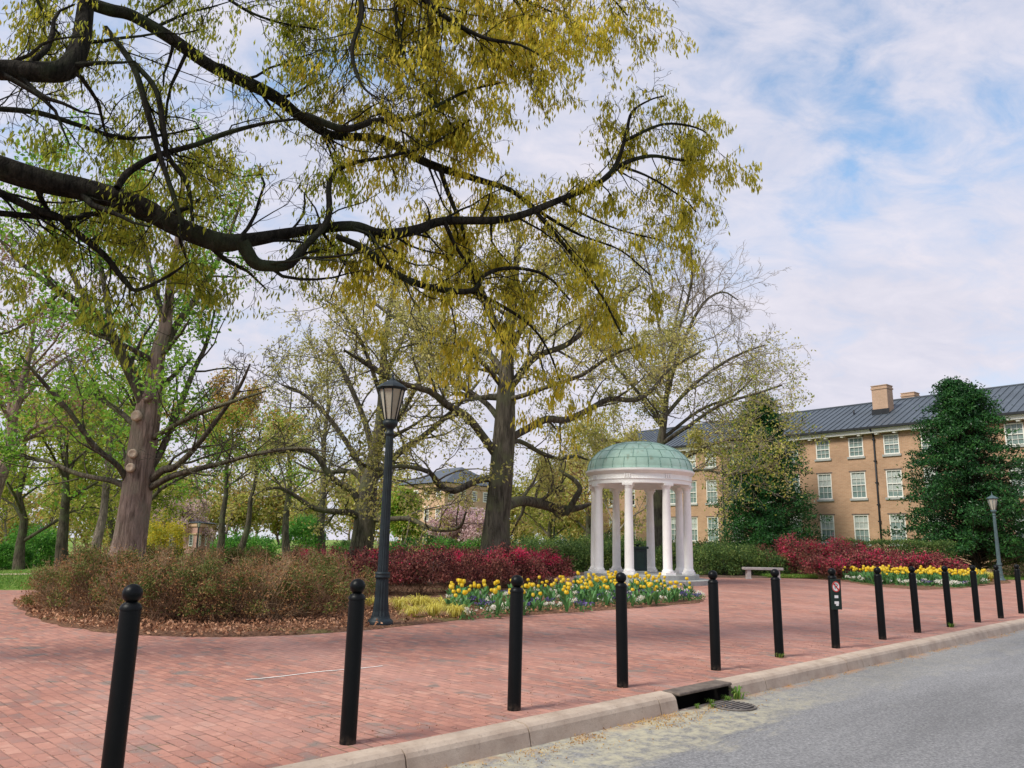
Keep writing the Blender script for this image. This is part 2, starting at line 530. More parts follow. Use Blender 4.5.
M['leaf_pink'] = leafmat('pale_pink_blossom', [(.2, (.55, .38, .38)), (.5, (.68, .49, .50)), (.85, (.72, .58, .56))], .4, .7, .5)
M['leaf_brown'] = leafmat('dry_azalea_leaves', [(.2, (.16, .075, .035)), (.5, (.38, .19, .08)), (.75, (.52, .31, .15)), (.95, (.32, .30, .08))], .3, .7, .6)
M['leaf_moss'] = leafmat('olive_azalea_leaves', [(.2, (.06, .09, .02)), (.5, (.15, .18, .045)), (.85, (.25, .25, .07))], .3, .6, 1)
M['leaf_litter'] = leafmat('fallen_leaves', [(.2, (.15, .07, .04)), (.5, (.44, .22, .12)), (.85, (.60, .36, .23))], .1, .8, 2)
M['litter_gold'] = leafmat('fallen_catkins', [(.2, (.30, .16, .06)), (.5, (.50, .30, .10)), (.85, (.60, .46, .2))], .1, .8, 2)
M['tulip'] = leafmat('tulip_petals', [(.2, (.80, .50, .02)), (.5, (.88, .63, .035)), (.85, (.90, .74, .12))], .35, .5, 1)
M['tulip_leaf'] = leafmat('tulip_leaves', [(.2, (.05, .16, .05)), (.5, (.10, .26, .08)), (.85, (.17, .34, .10))], .3, .5, 1)
M['pansy_white'] = leafmat('white_pansies', [(.2, (.75, .74, .66)), (.6, (.8, .78, .7)), (.9, (.78, .7, .3))], .3, .6, 2)
M['pansy_purple'] = leafmat('purple_pansies', [(.2, (.07, .05, .18)), (.6, (.20, .15, .40)), (.9, (.42, .36, .6))], .3, .6, 2)
M['grass_gold'] = leafmat('golden_grass_blades', [(.2, (.56, .48, .08)), (.5, (.76, .68, .14)), (.85, (.80, .76, .30))], .35, .6, 2)
M['grass_green'] = leafmat('grass_blades', [(.2, (.09, .20, .03)), (.5, (.17, .31, .05)), (.85, (.32, .36, .10))], .35, .6, .5)


# ------------------------------------------------------------------ plant machinery
def gauss(rng):
    return Vector((rng.gauss(0, 1), rng.gauss(0, 1), rng.gauss(0, 1)))


def smooth_path(pts, rad, sub=4):
    """Catmull-Rom through given points"""
    P = [pts[0] * 2 - pts[1]] + list(pts) + [pts[-1] * 2 - pts[-2]]
    outp, outr = [], []
    for i in range(1, len(P) - 2):
        for j in range(sub):
            s = j / sub
            a, b, c, d = P[i - 1], P[i], P[i + 1], P[i + 2]
            outp.append(.5 * ((2 * b) + (c - a) * s + (2 * a - 5 * b + 4 * c - d) * s * s + (3 * b - a - 3 * c + d) * s ** 3))
            outr.append(rad[i - 1] * (1 - s) + rad[i] * s)
    outp.append(pts[-1])
    outr.append(rad[-1])
    return outp, outr


def path(rng, p, d, L, n, wander, trop):
    pts = [p.copy()]
    st = L / n
    for _ in range(n):
        d = (d + gauss(rng) * wander + Vector((0, 0, trop))).normalized()
        p = p + d * st
        pts.append(p.copy())
    return pts


class Plan:
    """how a tree branches, level by level"""
    def __init__(s, n, lr, ang, t0, wander, trop, nseg, rr=.55, minr=.006):
        s.n, s.lr, s.ang, s.t0, s.wander, s.trop, s.nseg, s.rr, s.minr = n, lr, ang, t0, wander, trop, nseg, rr, minr
        s.dens, s.abs0, s.trunk_t0, s.away, s.avoid = None, None, .5, 0, None


def sprout(rng, pts, rad, lvl, S, tubes, tips, Lref=None, trunk=False):
    if lvl >= len(S.n):
        return
    N = len(pts) - 1
    L = sum((pts[i + 1] - pts[i]).length for i in range(N)) if Lref is None else Lref
    t00 = S.t0[lvl]
    n = S.n[lvl]
    if lvl == 0 and S.dens:
        n = max(2.0, L * S.dens)
    if lvl == 0 and trunk:
        t00, n = S.trunk_t0, n * (1 - S.trunk_t0)
    n = int(n) + (rng.random() < n - int(n))
    last = lvl == len(S.n) - 1
    for k in range(n):
        t = t00 + (1 - t00) * (k + rng.random()) / n
        f = t * N
        i = min(N - 1, int(f))
        p = pts[i].lerp(pts[i + 1], f - i)
        r = rad[i] * (1 - (f - i)) + rad[i + 1] * (f - i)
        tg = (pts[i + 1] - pts[i]).normalized()
        a = R(rng.uniform(*S.ang[lvl]))
        o = tg.orthogonal().normalized()
        o.rotate(Matrix.Rotation(rng.uniform(0, 6.283), 3, tg))
        d = tg * math.cos(a) + o * math.sin(a)
        if S.away and d.y < 0:
            d.y *= -.4
            d.normalize()
        if S.away and r > .085 and rng.random() < S.away:
            continue
        l2 = L * S.lr[lvl] * rng.uniform(.6, 1.25) * (1 - .45 * t)
        if lvl == 0 and S.abs0:
            l2 = rng.uniform(*S.abs0) * (1 - .35 * t)
        r2 = max(S.minr, r * S.rr * rng.uniform(.8, 1.1))
        q = path(rng, p, d, l2, S.nseg[lvl], S.wander[lvl], S.trop[lvl])
        if S.avoid and any(S.avoid(x) for x in q):
            continue
        m = len(q)
        r1 = max(S.minr * .6, r2 * .25)
        rr = [r2 + (r1 - r2) * j / (m - 1) for j in range(m)]
        tubes.append((q, rr))
        if last:
            tips.extend(q[1:])
        else:
            sprout(rng, q, rr, lvl + 1, S, tubes, tips)
            if lvl >= len(S.n) - 2:
                tips.append(q[-1])


def tube_mesh(name, tubes, offset, sides=None):
    groups = {}
    for p, r in tubes:
        s = sides or (10 if max(r) > .12 else 6 if max(r) > .04 else 4 if max(r) > .015 else 3)
        groups.setdefault((len(p), s), []).append((p, r))
    Vs, Qs, base = [], [], 0
    for (n, s), L in groups.items():
        P = np.array([[tuple(x) for x in p] for p, _ in L], float) - np.array(offset)
        Rr = np.array([r for _, r in L], float)
        T = np.gradient(P, axis=1)
        T /= np.linalg.norm(T, axis=2, keepdims=True) + 1e-9
        mt = T.mean(axis=1)
        ax = np.eye(3)[np.argmin(np.abs(mt), axis=1)]
        n1 = np.cross(T, ax[:, None, :])
        n1 /= np.linalg.norm(n1, axis=2, keepdims=True) + 1e-9
        n2 = np.cross(T, n1)
        a = np.arange(s) * 2 * np.pi / s
        V = P[:, :, None, :] + Rr[:, :, None, None] * (n1[:, :, None, :] * np.cos(a)[None, None, :, None] + n2[:, :, None, :] * np.sin(a)[None, None, :, None])
        idx = np.arange(len(L) * n * s).reshape(len(L), n, s) + base
        nx = np.roll(idx, -1, axis=2)
        Q = np.stack([idx[:, :-1], nx[:, :-1], nx[:, 1:], idx[:, 1:]], -1).reshape(-1, 4)
        Vs.append(V.reshape(-1, 3))
        Qs.append(Q)
        base += V.size // 3
    return quads(name, np.concatenate(Vs), np.concatenate(Qs), True)


def leaf_mesh(name, P, size, aspect, seed, droop=0.0, up=0.0, jit=.35, curl=.15):
    g = np.random.default_rng(seed)
    P = np.asarray(P, float)
    n = len(P)
    d = g.normal(size=(n, 3))
    d /= np.linalg.norm(d, axis=1, keepdims=True)
    d = d * (1 - droop) + np.array([0, 0, -1.0]) * droop + np.array([0, 0, 1.0]) * up
    d /= np.linalg.norm(d, axis=1, keepdims=True)
    s = np.cross(d, g.normal(size=(n, 3)))
    s /= np.linalg.norm(s, axis=1, keepdims=True)
    nn = np.cross(d, s)
    L = (size * (1 + jit * g.uniform(-1, 1, n)))[:, None]
    W = L * aspect * .5
    mid = P + d * L * .5 + nn * L * curl
    V = np.stack([P, mid + s * W, P + d * L, mid - s * W], 1).reshape(-1, 3)
    return quads(name, V, np.arange(n * 4).reshape(n, 4))


def scatter(tips, k, spread, seed):
    g = np.random.default_rng(seed)
    T = np.array([tuple(p) for p in tips], float)
    kk = int(k)
    if k - kk > 0:
        extra = T[g.random(len(T)) < k - kk]
        T = np.concatenate([np.repeat(T, kk, 0), extra]) if kk else extra
    else:
        T = np.repeat(T, kk, 0)
    return T + g.normal(size=T.shape) * spread


def tree(name, label, base, limbs, S, seed, barkm, twigm, crowns, group=None, cat='tree', sub=4, thick=.035, start=0, limbm=None):
    """limbs: list of (points, radii); crowns: list of (material, leaves per tip, spread, size, aspect, droop, keep(p) or None)"""
    rng = random.Random(seed)
    root = thing(name, label, cat, base, 0, group)
    tubes, tips = [], []
    for pts, rad in limbs:
        p, r = smooth_path(pts, rad, sub)
        tubes.append((p, r))
    main = list(tubes)
    for i, (p, r) in enumerate(main):
        if i >= start:
            sprout(rng, p, r, 0, S, tubes, tips, None, i == 0)
    b = Vector(base)
    tk = [t for t in tubes if max(t[1]) >= thick]
    tn = [t for t in tubes if max(t[1]) < thick]
    if limbm:
        link('limbs', tube_mesh('limbs', [t for t in tk if t is not tubes[0]], b), limbm, root)
        tk = [tubes[0]]
    link('trunk', tube_mesh('trunk', tk, b), barkm, root)
    if tn:
        link('branches', tube_mesh('branches', tn, b), twigm, root)
    for i, (mt, k, spread, size, asp, droop, keep) in enumerate(crowns):
        tt = [p for p in tips if keep(p)] if keep else tips
        if not tt:
            continue
        P = scatter(tt, k, spread, seed * 7 + i) - np.array(b)
        link('crown', leaf_mesh('crown', P, size, asp, seed * 13 + i, droop), mt, root)
    return root, tips


def px_limb(pts, Y=0.0, scale=1.0):
    """limb traced as (px, py, width px, depth offset) -> points and radii at their own distance"""
    P, Rd = [], []
    for q in pts:
        x, y, wd = q[:3]
        dy = q[3] if len(q) > 3 else 0
        P.append(at(x, y, Y + dy))
        Rd.append(max(.006, wd * .5 * (Y + dy) / F * scale))
    return P, Rd


def deep(pts, y0, y1):
    """give a traced limb a depth that runs from y0 to y1"""
    n = len(pts) - 1
    return [(x, y, wd, y0 + (y1 - y0) * i / n) for i, (x, y, wd) in enumerate(pts)]


# ------------------------------------------------------------------ the setting: ground, road, paving, beds
def grid_sheet(name, us, vs, zf, mt):
    V = []
    for v in vs:
        for u in us:
            p = uv(u, v)
            V.append((p.x, p.y, zf(p.x, p.y, v)))
    n = len(us)
    Q = [(j * n + i, j * n + i + 1, (j + 1) * n + i + 1, (j + 1) * n + i) for j in range(len(vs) - 1) for i in range(n - 1)]
    return tag(link(name, quads(name, V, Q, True), mt), kind='structure')


us = [-900, -500, -300] + list(range(-200, 260, 6)) + [300, 450, 700, 1200]
vs = [-600, -200, -60, -20, 5.3, 5.5] + list(range(8, 200, 4)) + [220, 260, 320, 420, 600, 1200]
grid_sheet('ground', us, vs, lambda x, y, v: (-.6 if v < 5.4 else -.03 + gz(x, y)), M['lawn'])


def sheet(name, pts, z, mt):
    me = bpy.data.meshes.new(name)
    me.from_pydata([(p[0], p[1], z) for p in pts], [], [tuple(range(len(pts)))])
    me.update()
    o = link(name, me, mt)
    return tag(o, kind='structure')


KV0, KV1 = 4.60, 4.83
sheet('road', [uv(-60, -9), uv(160, -9), uv(160, KV0 + .02), uv(-60, KV0 + .02)], -.15, M['asphalt'])
plaza = [uv(-60, KV1 - .02), uv(110, KV1 - .02), uv(110, 9.5), Vector((34, 44, 0)), Vector((25.5, 41.6, 0)), Vector((24, 38.2, 0)), Vector((19, 38.5, 0)),
         Vector((15.2, 38.3, 0)), Vector((11, 37.6, 0)), Vector((7, 37, 0)), Vector((1, 36, 0)), Vector((-3, 33, 0)), Vector((-4, 27, 0)), Vector((-8, 22, 0)),
         Vector((-13, 20.4, 0)), Vector((-22, 20.2, 0)), Vector((-60, 26, 0))]
sheet('pavement', plaza, 0.0, M['paving'])
# sandy walk across the lawn on the far left
pw = [foot(-60, 42), foot(70, 38), foot(70, 34.5), foot(-60, 36.5)]
me = bpy.data.meshes.new('path')
me.from_pydata([(p.x, p.y, p.z + .03) for p in pw], [], [(0, 1, 2, 3)])
tag(link('path', me, M['sand_path']), kind='structure')

# kerb of long concrete stones with open joints; a gap where the drain is
D0, D1 = 6.80, 7.80
kb = MB()
rng = random.Random(3)
marks = [-40, -34, -28, -24, -20, -16, -12, -8, -4, -1.2, 1.3, 3.50, 4.72, 6.5, D0 - .012]
marks2 = [D1 + .012, 8.55, 10.75, 11.25, 13.4, 15.2, 17.1, 19.6, 22, 25, 28, 32, 36, 42, 48, 60, 80, 110, 150]


def kerb_profile(j):
    return [(KV0 - .012, -.3), (KV0 - .012, -.15), (KV0 + .012, -.045), (KV0 + .03, -.016 + j), (KV0 + .065, .006 + j), (KV1 - .03, .012 + j), (KV1 - .005, .004 + j), (KV1, -.3)]


for mk in (marks, marks2):
    for a, b in zip(mk[:-1], mk[1:]):
        j = rng.uniform(-.004, .006)
        pr = kerb_profile(j)
        nseg = 2
        V = []
        for i in range(nseg + 1):
            u = a + .007 + (b - a - .014) * i / nseg
            V += [uv(u, v, z) for v, z in pr]
        n = len(pr)
        Fs = [(i * n + k, (i + 1) * n + k, (i + 1) * n + k + 1, i * n + k + 1) for i in range(nseg) for k in range(n - 1)]
        Fs += [tuple(range(n)), tuple(reversed(range(nseg * n, nseg * n + n)))]
        kb.add(V, Fs, False)
tag(kb.build('kerb', M['kerb']), kind='structure')

# chalk line on the paving
ch = MB()
a, b = ground(246, 680), ground(382, 666)
dd = (b - a)
sd = dd.cross(Vector((0, 0, 1))).normalized()
pts = []
for i in range(25):
    t = i / 24
    pts.append(a + dd * t + sd * (.02 * math.sin(t * 9) + random.Random(i).uniform(-.006, .006)))
V = []
for i, p in enumerate(pts):
    wd = .011 + .006 * random.Random(i + 50).random()
    V += [p + sd * wd, p - sd * wd]
ch.add([(v.x, v.y, .005) for v in V], [(2 * i, 2 * i + 1, 2 * i + 3, 2 * i + 2) for i in range(24)])
tag(ch.build('pavement_marking', M['chalk']), kind='structure')


def bed(name, pts, mt, h=.035):
    c = sum((Vector((p[0], p[1], 0)) for p in pts), Vector()) / len(pts)
    P = []
    for i, p in enumerate(pts):                       # subdivide and roughen the rim
        q = pts[(i + 1) % len(pts)]
        a, b = Vector((p[0], p[1], 0)), Vector((q[0], q[1], 0))
        k = max(1, int((b - a).length / .25))
        for j in range(k):
            s = a.lerp(b, j / k)
            P.append(s + Vector((mnoise.noise(s * 1.7), mnoise.noise(s * 1.7 + Vector((9, 9, 9))), 0)) * .10)
    V, n = [], len(P)
    rings = [(0, .004), (.02, .03), (.09, h), (.35, h * 1.2), (.7, h * 1.3)]
    for f, z in rings:
        for p in P:
            s = p.lerp(c, f)
            V.append((s.x, s.y, z + (.03 * mnoise.noise(s * 3.1) if f > .05 else 0)))
    V.append((c.x, c.y, h * 1.3))
    m = MB()
    Fs = [(j * n + i, j * n + (i + 1) % n, (j + 1) * n + (i + 1) % n, (j + 1) * n + i) for j in range(len(rings) - 1) for i in range(n)]
    Fs += [((len(rings) - 1) * n + i, (len(rings) - 1) * n + (i + 1) % n, len(V) - 1) for i in range(n)]
    m.add(V, Fs, True)
    return tag(m.build(name, mt), kind='structure')


front = [(12, 603), (30, 617), (60, 626), (95, 631), (130, 635), (185, 637), (240, 637), (300, 635), (340, 632), (380, 629), (420, 624), (500, 617), (600, 611), (650, 607), (700, 603)]
bedA = [ground(*p) for p in front] + [Vector((5.35, 21.8, 0)), Vector((4.2, 23.5, 0)), Vector((2, 26, 0)), Vector((-1, 28.5, 0)), Vector((-4, 27, 0)), Vector((-8.5, 23, 0)), Vector((-11.5, 20.5, 0))]
bed('planting_bed', bedA, M['mulch'])
fr2 = [(822, 576), (840, 581), (880, 587), (922, 590), (960, 588.5), (990, 585), (1012, 583)]
bedB = [ground(*p) for p in fr2] + [Vector((27, 43, 0)), Vector((24, 46, 0)), Vector((15, 45, 0)), Vector((12.5, 41, 0))]
bed('planting_bed', bedB, M['mulch'])
bed('planting_bed', [(1, 35.6), (7, 36.8), (11, 37.6), (15, 38.4), (17, 44), (12, 48), (2, 44)], M['soil'], .06)


# ------------------------------------------------------------------ rotunda
WC = Vector((5.22, 31.2, 0))
WA = -math.atan2(5.22, 31.2)
rot = thing('rotunda', 'open round temple with white columns and a green copper dome', 'rotunda', WC)
MB().lathe([(2.64, -.02), (2.64, .165), (2.60, .18), (0, .18)], 64, smooth=False, cap=False).build('step', M['step_stone'], rot)
MB().lathe([(2.24, .175), (2.24, .345), (2.21, .36), (0, .36)], 64, smooth=False, cap=False).build('step', M['step_stone'], rot)
col_me = MB()
col_me.box(-.235, .235, -.235, .235, .36, .45)
col_me.lathe([(.225, .45), (.235, .48), (.225, .52), (.195, .55), (.185, .60), (.182, 1.3), (.172, 2.3), (.150, 3.45), (.155, 3.47), (.15, 3.50), (.165, 3.56), (.20, 3.62), (.205, 3.66)], 28)
col_me.box(-.215, .215, -.215, .215, 3.66, 3.75)
col_mesh = col_me.mesh('column')
for k in range(8):
    a = R(-13 + 45 * k) + WA
    o = link('column', col_mesh, M['white_stone'], rot)
    o.location = (1.87 * math.sin(a), -1.87 * math.cos(a), 0)
    o.scale = (.93, .93, 1)
    o.rotation_euler = (0, 0, a)
ent = MB()
ent.lathe([(1.66, 3.75), (2.04, 3.75), (2.04, 3.90), (2.07, 3.905), (2.07, 3.93), (2.03, 3.935), (2.03, 4.11), (2.06, 4.12), (2.09, 4.15), (2.12, 4.18), (2.17, 4.23), (2.17, 4.30), (2.11, 4.32), (1.66, 4.32), (1.66, 3.75)], 96, smooth=False, cap=False)
for k in range(8):
    a = R(-13 + 45 * k) + WA
    for j in (-1, 0, 1):
        b = a + j * .045
        c, s = math.cos(b), math.sin(b)
        V = []
        for r in (2.02, 2.065):
            for t in (-.03, .03):
                for z in (3.94, 4.105):
                    V.append((r * s + t * c, -r * c + t * s, z))
        ent.add(V, [(0, 1, 3, 2), (4, 6, 7, 5), (0, 4, 5, 1), (2, 3, 7, 6), (0, 2, 6, 4), (1, 5, 7, 3)])
ent.build('entablature', M['white_stone'], rot)
MB().lathe([(1.68, 3.95), (1.2, 4.08), (.5, 4.16), (.02, 4.18)], 48, cap=False).build('ceiling', M['white_stone'], rot)
RD, ZD, HD = 2.10, 4.32, 1.22


def dome(f):                                            # f 0 rim .. 1 apex
    a = f * math.pi / 2
    return RD * math.cos(a) ** .92, ZD + HD * math.sin(a)


dm = MB()
dm.lathe([(2.14, 4.295), (2.15, 4.32), (2.125, 4.34)] + [dome(i / 18) for i in range(0, 18)] + [(.02, ZD + HD)], 64, cap=False)
dmo = dm.build('dome', M['copper'], rot)
se = MB()
for f in (.22, .42, .62, .8):
    r, z = dome(f)
    se.lathe([(r + .012, z - .012), (r + .016, z + .006), (r - .01, z + .012)], 64, cap=False)
for ring, (f0, f1, n) in enumerate(((0, .22, 28), (.22, .42, 22), (.42, .62, 18), (.62, .8, 12))):
    for i in range(n):
        a = 2 * math.pi * (i + .5 * (ring % 2)) / n
        prev = None
        for j in range(5):
            r, z = dome(f0 + (f1 - f0) * j / 4)
            p = (r * math.cos(a) * 1.003, r * math.sin(a) * 1.003, z + .004)
            if prev:
                se.tube(prev, p, .011, 4)
            prev = p
se.build('seam', M['copper_seam'], dmo)
ft = thing('drinking_fountain', 'dark green boxy fountain standing inside the domed rotunda', 'drinking fountain', WC + Vector((-.1, .1, .36)), R(15))
MB().box(-.34, .34, -.34, .34, 0, .08).build('base', M['step_stone'], ft, .01)
MB().box(-.28, .28, -.28, .28, .08, .93).build('body', M['dark_green'], ft, .015)
MB().box(-.33, .33, -.33, .33, .93, 1.02).lathe([(.05, 1.02), (.05, 1.06), (.16, 1.08), (.17, 1.11), (.14, 1.10), (.02, 1.085)], 20).build('basin', M['dark_green'], ft, .008)
g = MB()
for x in (-.2, .2):
    g.box(x - .02, x + .02, -.292, -.27, .14, .88)
g.box(-.2, .2, -.29, -.27, .14, .18).box(-.2, .2, -.29, -.27, .84, .88)
g.build('panel', M['lamp_paint'], ft)

# ------------------------------------------------------------------ long brick building
BO = Vector((23.28, 61.53, 0))
bd = thing('brick_building', 'long three storey tan brick building with dark metal roof and white sash windows', 'building', BO, R(-49.957))
S0, S1, DEP, EAV = -22.0, 30.0, 12.0, 10.2
cols_s = [-20.3, -18.0, -15.5, -13.0, -10.8, -8.62] + [1.84 + 2.65 * k for k in range(-3, 11)]
rows = [(1.85, 3.95), (5.17, 7.15), (8.30, 9.75)]
WW = 1.13
xs = [S0] + sorted(x for s in cols_s for x in (s - WW / 2, s + WW / 2)) + [S1]
zs = [-.3] + [z for r in rows for z in r] + [EAV]
wl = MB()
for i in range(len(xs) - 1):
    for j in range(len(zs) - 1):
        if i % 2 == 1 and j % 2 == 1:
            x0, x1, z0, z1 = xs[i], xs[i + 1], zs[j], zs[j + 1]
            dpt = .16
            wl.add([(x0, 0, z0), (x0, dpt, z0), (x0, dpt, z1), (x0, 0, z1)], [(0, 1, 2, 3)])
            wl.add([(x1, 0, z0), (x1, dpt, z0), (x1, dpt, z1), (x1, 0, z1)], [(3, 2, 1, 0)])
            wl.add([(x0, 0, z1), (x1, 0, z1), (x1, dpt, z1), (x0, dpt, z1)], [(0, 1, 2, 3)])
            wl.add([(x0, 0, z0), (x1, 0, z0), (x1, dpt, z0), (x0, dpt, z0)], [(3, 2, 1, 0)])
        else:
            wl.add([(xs[i], 0, zs[j]), (xs[i + 1], 0, zs[j]), (xs[i + 1], 0, zs[j + 1]), (xs[i], 0, zs[j + 1])], [(0, 1, 2, 3)])
RZ = 13.35
wl.add([(S0, 0, -.3), (S0, DEP, -.3), (S0, DEP, EAV), (S0, DEP / 2, RZ - .15), (S0, 0, EAV)], [(0, 1, 2, 3, 4)])
wl.add([(S1, 0, -.3), (S1, DEP, -.3), (S1, DEP, EAV), (S1, DEP / 2, RZ - .15), (S1, 0, EAV)], [(4, 3, 2, 1, 0)])
wl.add([(S0, DEP, -.3), (S1, DEP, -.3), (S1, DEP, EAV), (S0, DEP, EAV)], [(0, 1, 2, 3)])
wl.build('wall', M['wall_brick'], bd)


def sash_mesh(wd, h, fr=.075, muntin=.022, ncol=3, nrow=2):
    m = MB()
    x0, x1 = -wd / 2, wd / 2
    for a, b, c, d in ((x0, x0 + fr, 0, h), (x1 - fr, x1, 0, h), (x0 + fr, x1 - fr, 0, fr), (x0 + fr, x1 - fr, h - fr, h)):
        m.box(a, b, .02, .12, c, d)
    m.box(x0 + fr, x1 - fr, .04, .10, h / 2 - .03, h / 2 + .03)
    for i in range(1, ncol):
        x = x0 + fr + (wd - 2 * fr) * i / ncol
        m.box(x - muntin / 2, x + muntin / 2, .055, .095, fr, h / 2 - .03)
        m.box(x - muntin / 2, x + muntin / 2, .055, .095, h / 2 + .03, h - fr)
    for z0, z1 in ((fr, h / 2 - .03), (h / 2 + .03, h - fr)):
        for j in range(1, nrow):
            z = z0 + (z1 - z0) * j / nrow
            m.box(x0 + fr, x1 - fr, .058, .092, z - muntin / 2, z + muntin / 2)
    return m.mesh('window')


wmesh = {}
rng = random.Random(11)
for ri, (z0, z1) in enumerate(rows):
    wmesh[ri] = (sash_mesh(WW, z1 - z0, nrow=2),
                 MB().add([(-WW / 2, .108, .02), (WW / 2, .108, .02), (WW / 2, .108, z1 - z0 - .02), (-WW / 2, .108, z1 - z0 - .02)], [(0, 1, 2, 3)]).mesh('pane'),
                 MB().box(-WW / 2 - .12, WW / 2 + .12, -.09, .02, -.16, -.004).mesh('sill'),
                 MB().box(-WW / 2 - .10, WW / 2 + .10, -.02, .015, z1 - z0 + .003, z1 - z0 + .09).mesh('lintel'))
for s in cols_s:
    for ri, (z0, z1) in enumerate(rows):
        wm, pm, sm, lm = wmesh[ri]
        o = link('window', wm, M['white_wood'], bd)
        o.location = (s, 0, z0)
        dark = rng.random() < (.35 if s > 0 else .75)
        if abs(s - 1.84) < .1 and ri == 1:
            dark = True
        p = link('pane', pm.copy() if dark else pm, None, o)
        if not p.data.materials:
            p.data.materials.append(M['glass_dark'] if dark else M['glass_blind'])
        if rng.random() < .6:
            hb = (z1 - z0) * rng.choice((.28, .4, .5, .55, .8))
            link('blind', MB().add([(-WW / 2, .1065, z1 - z0 - hb), (WW / 2, .1065, z1 - z0 - hb), (WW / 2, .1065, z1 - z0 - .03), (-WW / 2, .1065, z1 - z0 - .03)], [(0, 1, 2, 3)]).mesh('blind'), M['blind'], o)
        link('sill', sm, M['step_stone'], o)
        link('lintel', lm, M['lintel'], o)
rf = MB()
OV, RE = .55, 10.32


def roof_pt(y):
    return RE + (RZ - RE) * ((y + OV) / (DEP / 2 + OV)) if y <= DEP / 2 else RE + (RZ - RE) * ((DEP + OV - y) / (DEP / 2 + OV))


rf.add([(S0 - .3, -OV, RE), (S1 + .3, -OV, RE), (S1 + .3, DEP / 2, RZ), (S0 - .3, DEP / 2, RZ), (S1 + .3, DEP + OV, RE), (S0 - .3, DEP + OV, RE)], [(0, 1, 2, 3), (3, 2, 4, 5)])
x = S0
while x < S1:
    for y0, y1 in ((-OV, DEP / 2), (DEP / 2, DEP + OV)):
        za, zb = roof_pt(y0), roof_pt(y1)
        rf.add([(x, y0, za), (x + .05, y0, za), (x + .05, y0, za + .06), (x, y0, za + .06), (x, y1, zb), (x + .05, y1, zb), (x + .05, y1, zb + .06), (x, y1, zb + .06)],
               [(0, 1, 2, 3), (0, 3, 7, 4), (1, 5, 6, 2), (3, 2, 6, 7)])
    x += .52
rf.box(S0 - .3, S1 + .3, DEP / 2 - .12, DEP / 2 + .12, RZ - .02, RZ + .07)
roof = rf.build('roof', M['slate'], bd)
cr = MB().box(S0 - .25, S1 + .25, -.42, -.003, 9.92, 10.12).box(S0 - .28, S1 + .28, -.50, -.003, 10.122, 10.24)
x = S0 + .4
while x < S1:
    cr.box(x, x + .22, -.34, -.004, 9.80, 9.918)
    x += 1.32
cr.build('cornice', M['white_wood'], bd)
MB().box(S0 - .3, S1 + .3, -.68, -.52, 10.22, 10.38).build('gutter', M['gutter'], bd)


def chimney(s0, s1, y0, y1, top):
    c = MB()
    c.box(s0, s1, y0, y1, 10.5, top - .32)
    c.box(s0 - .05, s1 + .05, y0 - .05, y1 + .05, top - .32, top - .20)
    c.box(s0, s1, y0, y1, top - .20, top - .06)
    c.box(s0 - .04, s1 + .04, y0 - .04, y1 + .04, top - .06, top)
    o = c.build('chimney', M['chimney_brick'], roof)
    return o


chimney(4.86, 6.05, 2.5, 3.5, 14.05)
chimney(4.70, 5.75, 8.2, 9.2, 14.3)
chimney(19.5, 20.7, 2.5, 3.5, 14.05)
for s, y in ((4.86, 2.5), (19.5, 2.5)):
    MB().box(s - .07, s + 1.27, y - .08, y - .003, roof_pt(y) - .1, roof_pt(y) + .42).build('flashing', M['gutter'], roof)
for sp in (5.92, 16.5, -7.4):
    dp = MB()
    dp.tube((sp, -.09, .2), (sp, -.09, 9.75), .06, 10)
    dp.tube((sp, -.09, 9.74), (sp, -.55, 10.2), .06, 10)
    for z in (1.6, 3.4, 4.6, 6.2, 7.8, 9.4):
        dp.box(sp - .10, sp + .10, -.165, -.002, z, z + .10)
    dp.build('downpipe', M['gutter'], bd)
for s in (-1.5, 3.0, 9.2, 12.4):
    MB().tube((s, 3.2, roof_pt(3.2) - .1), (s, 3.2, roof_pt(3.2) + .4), .06, 8).build('vent_pipe', M['gutter'], roof)


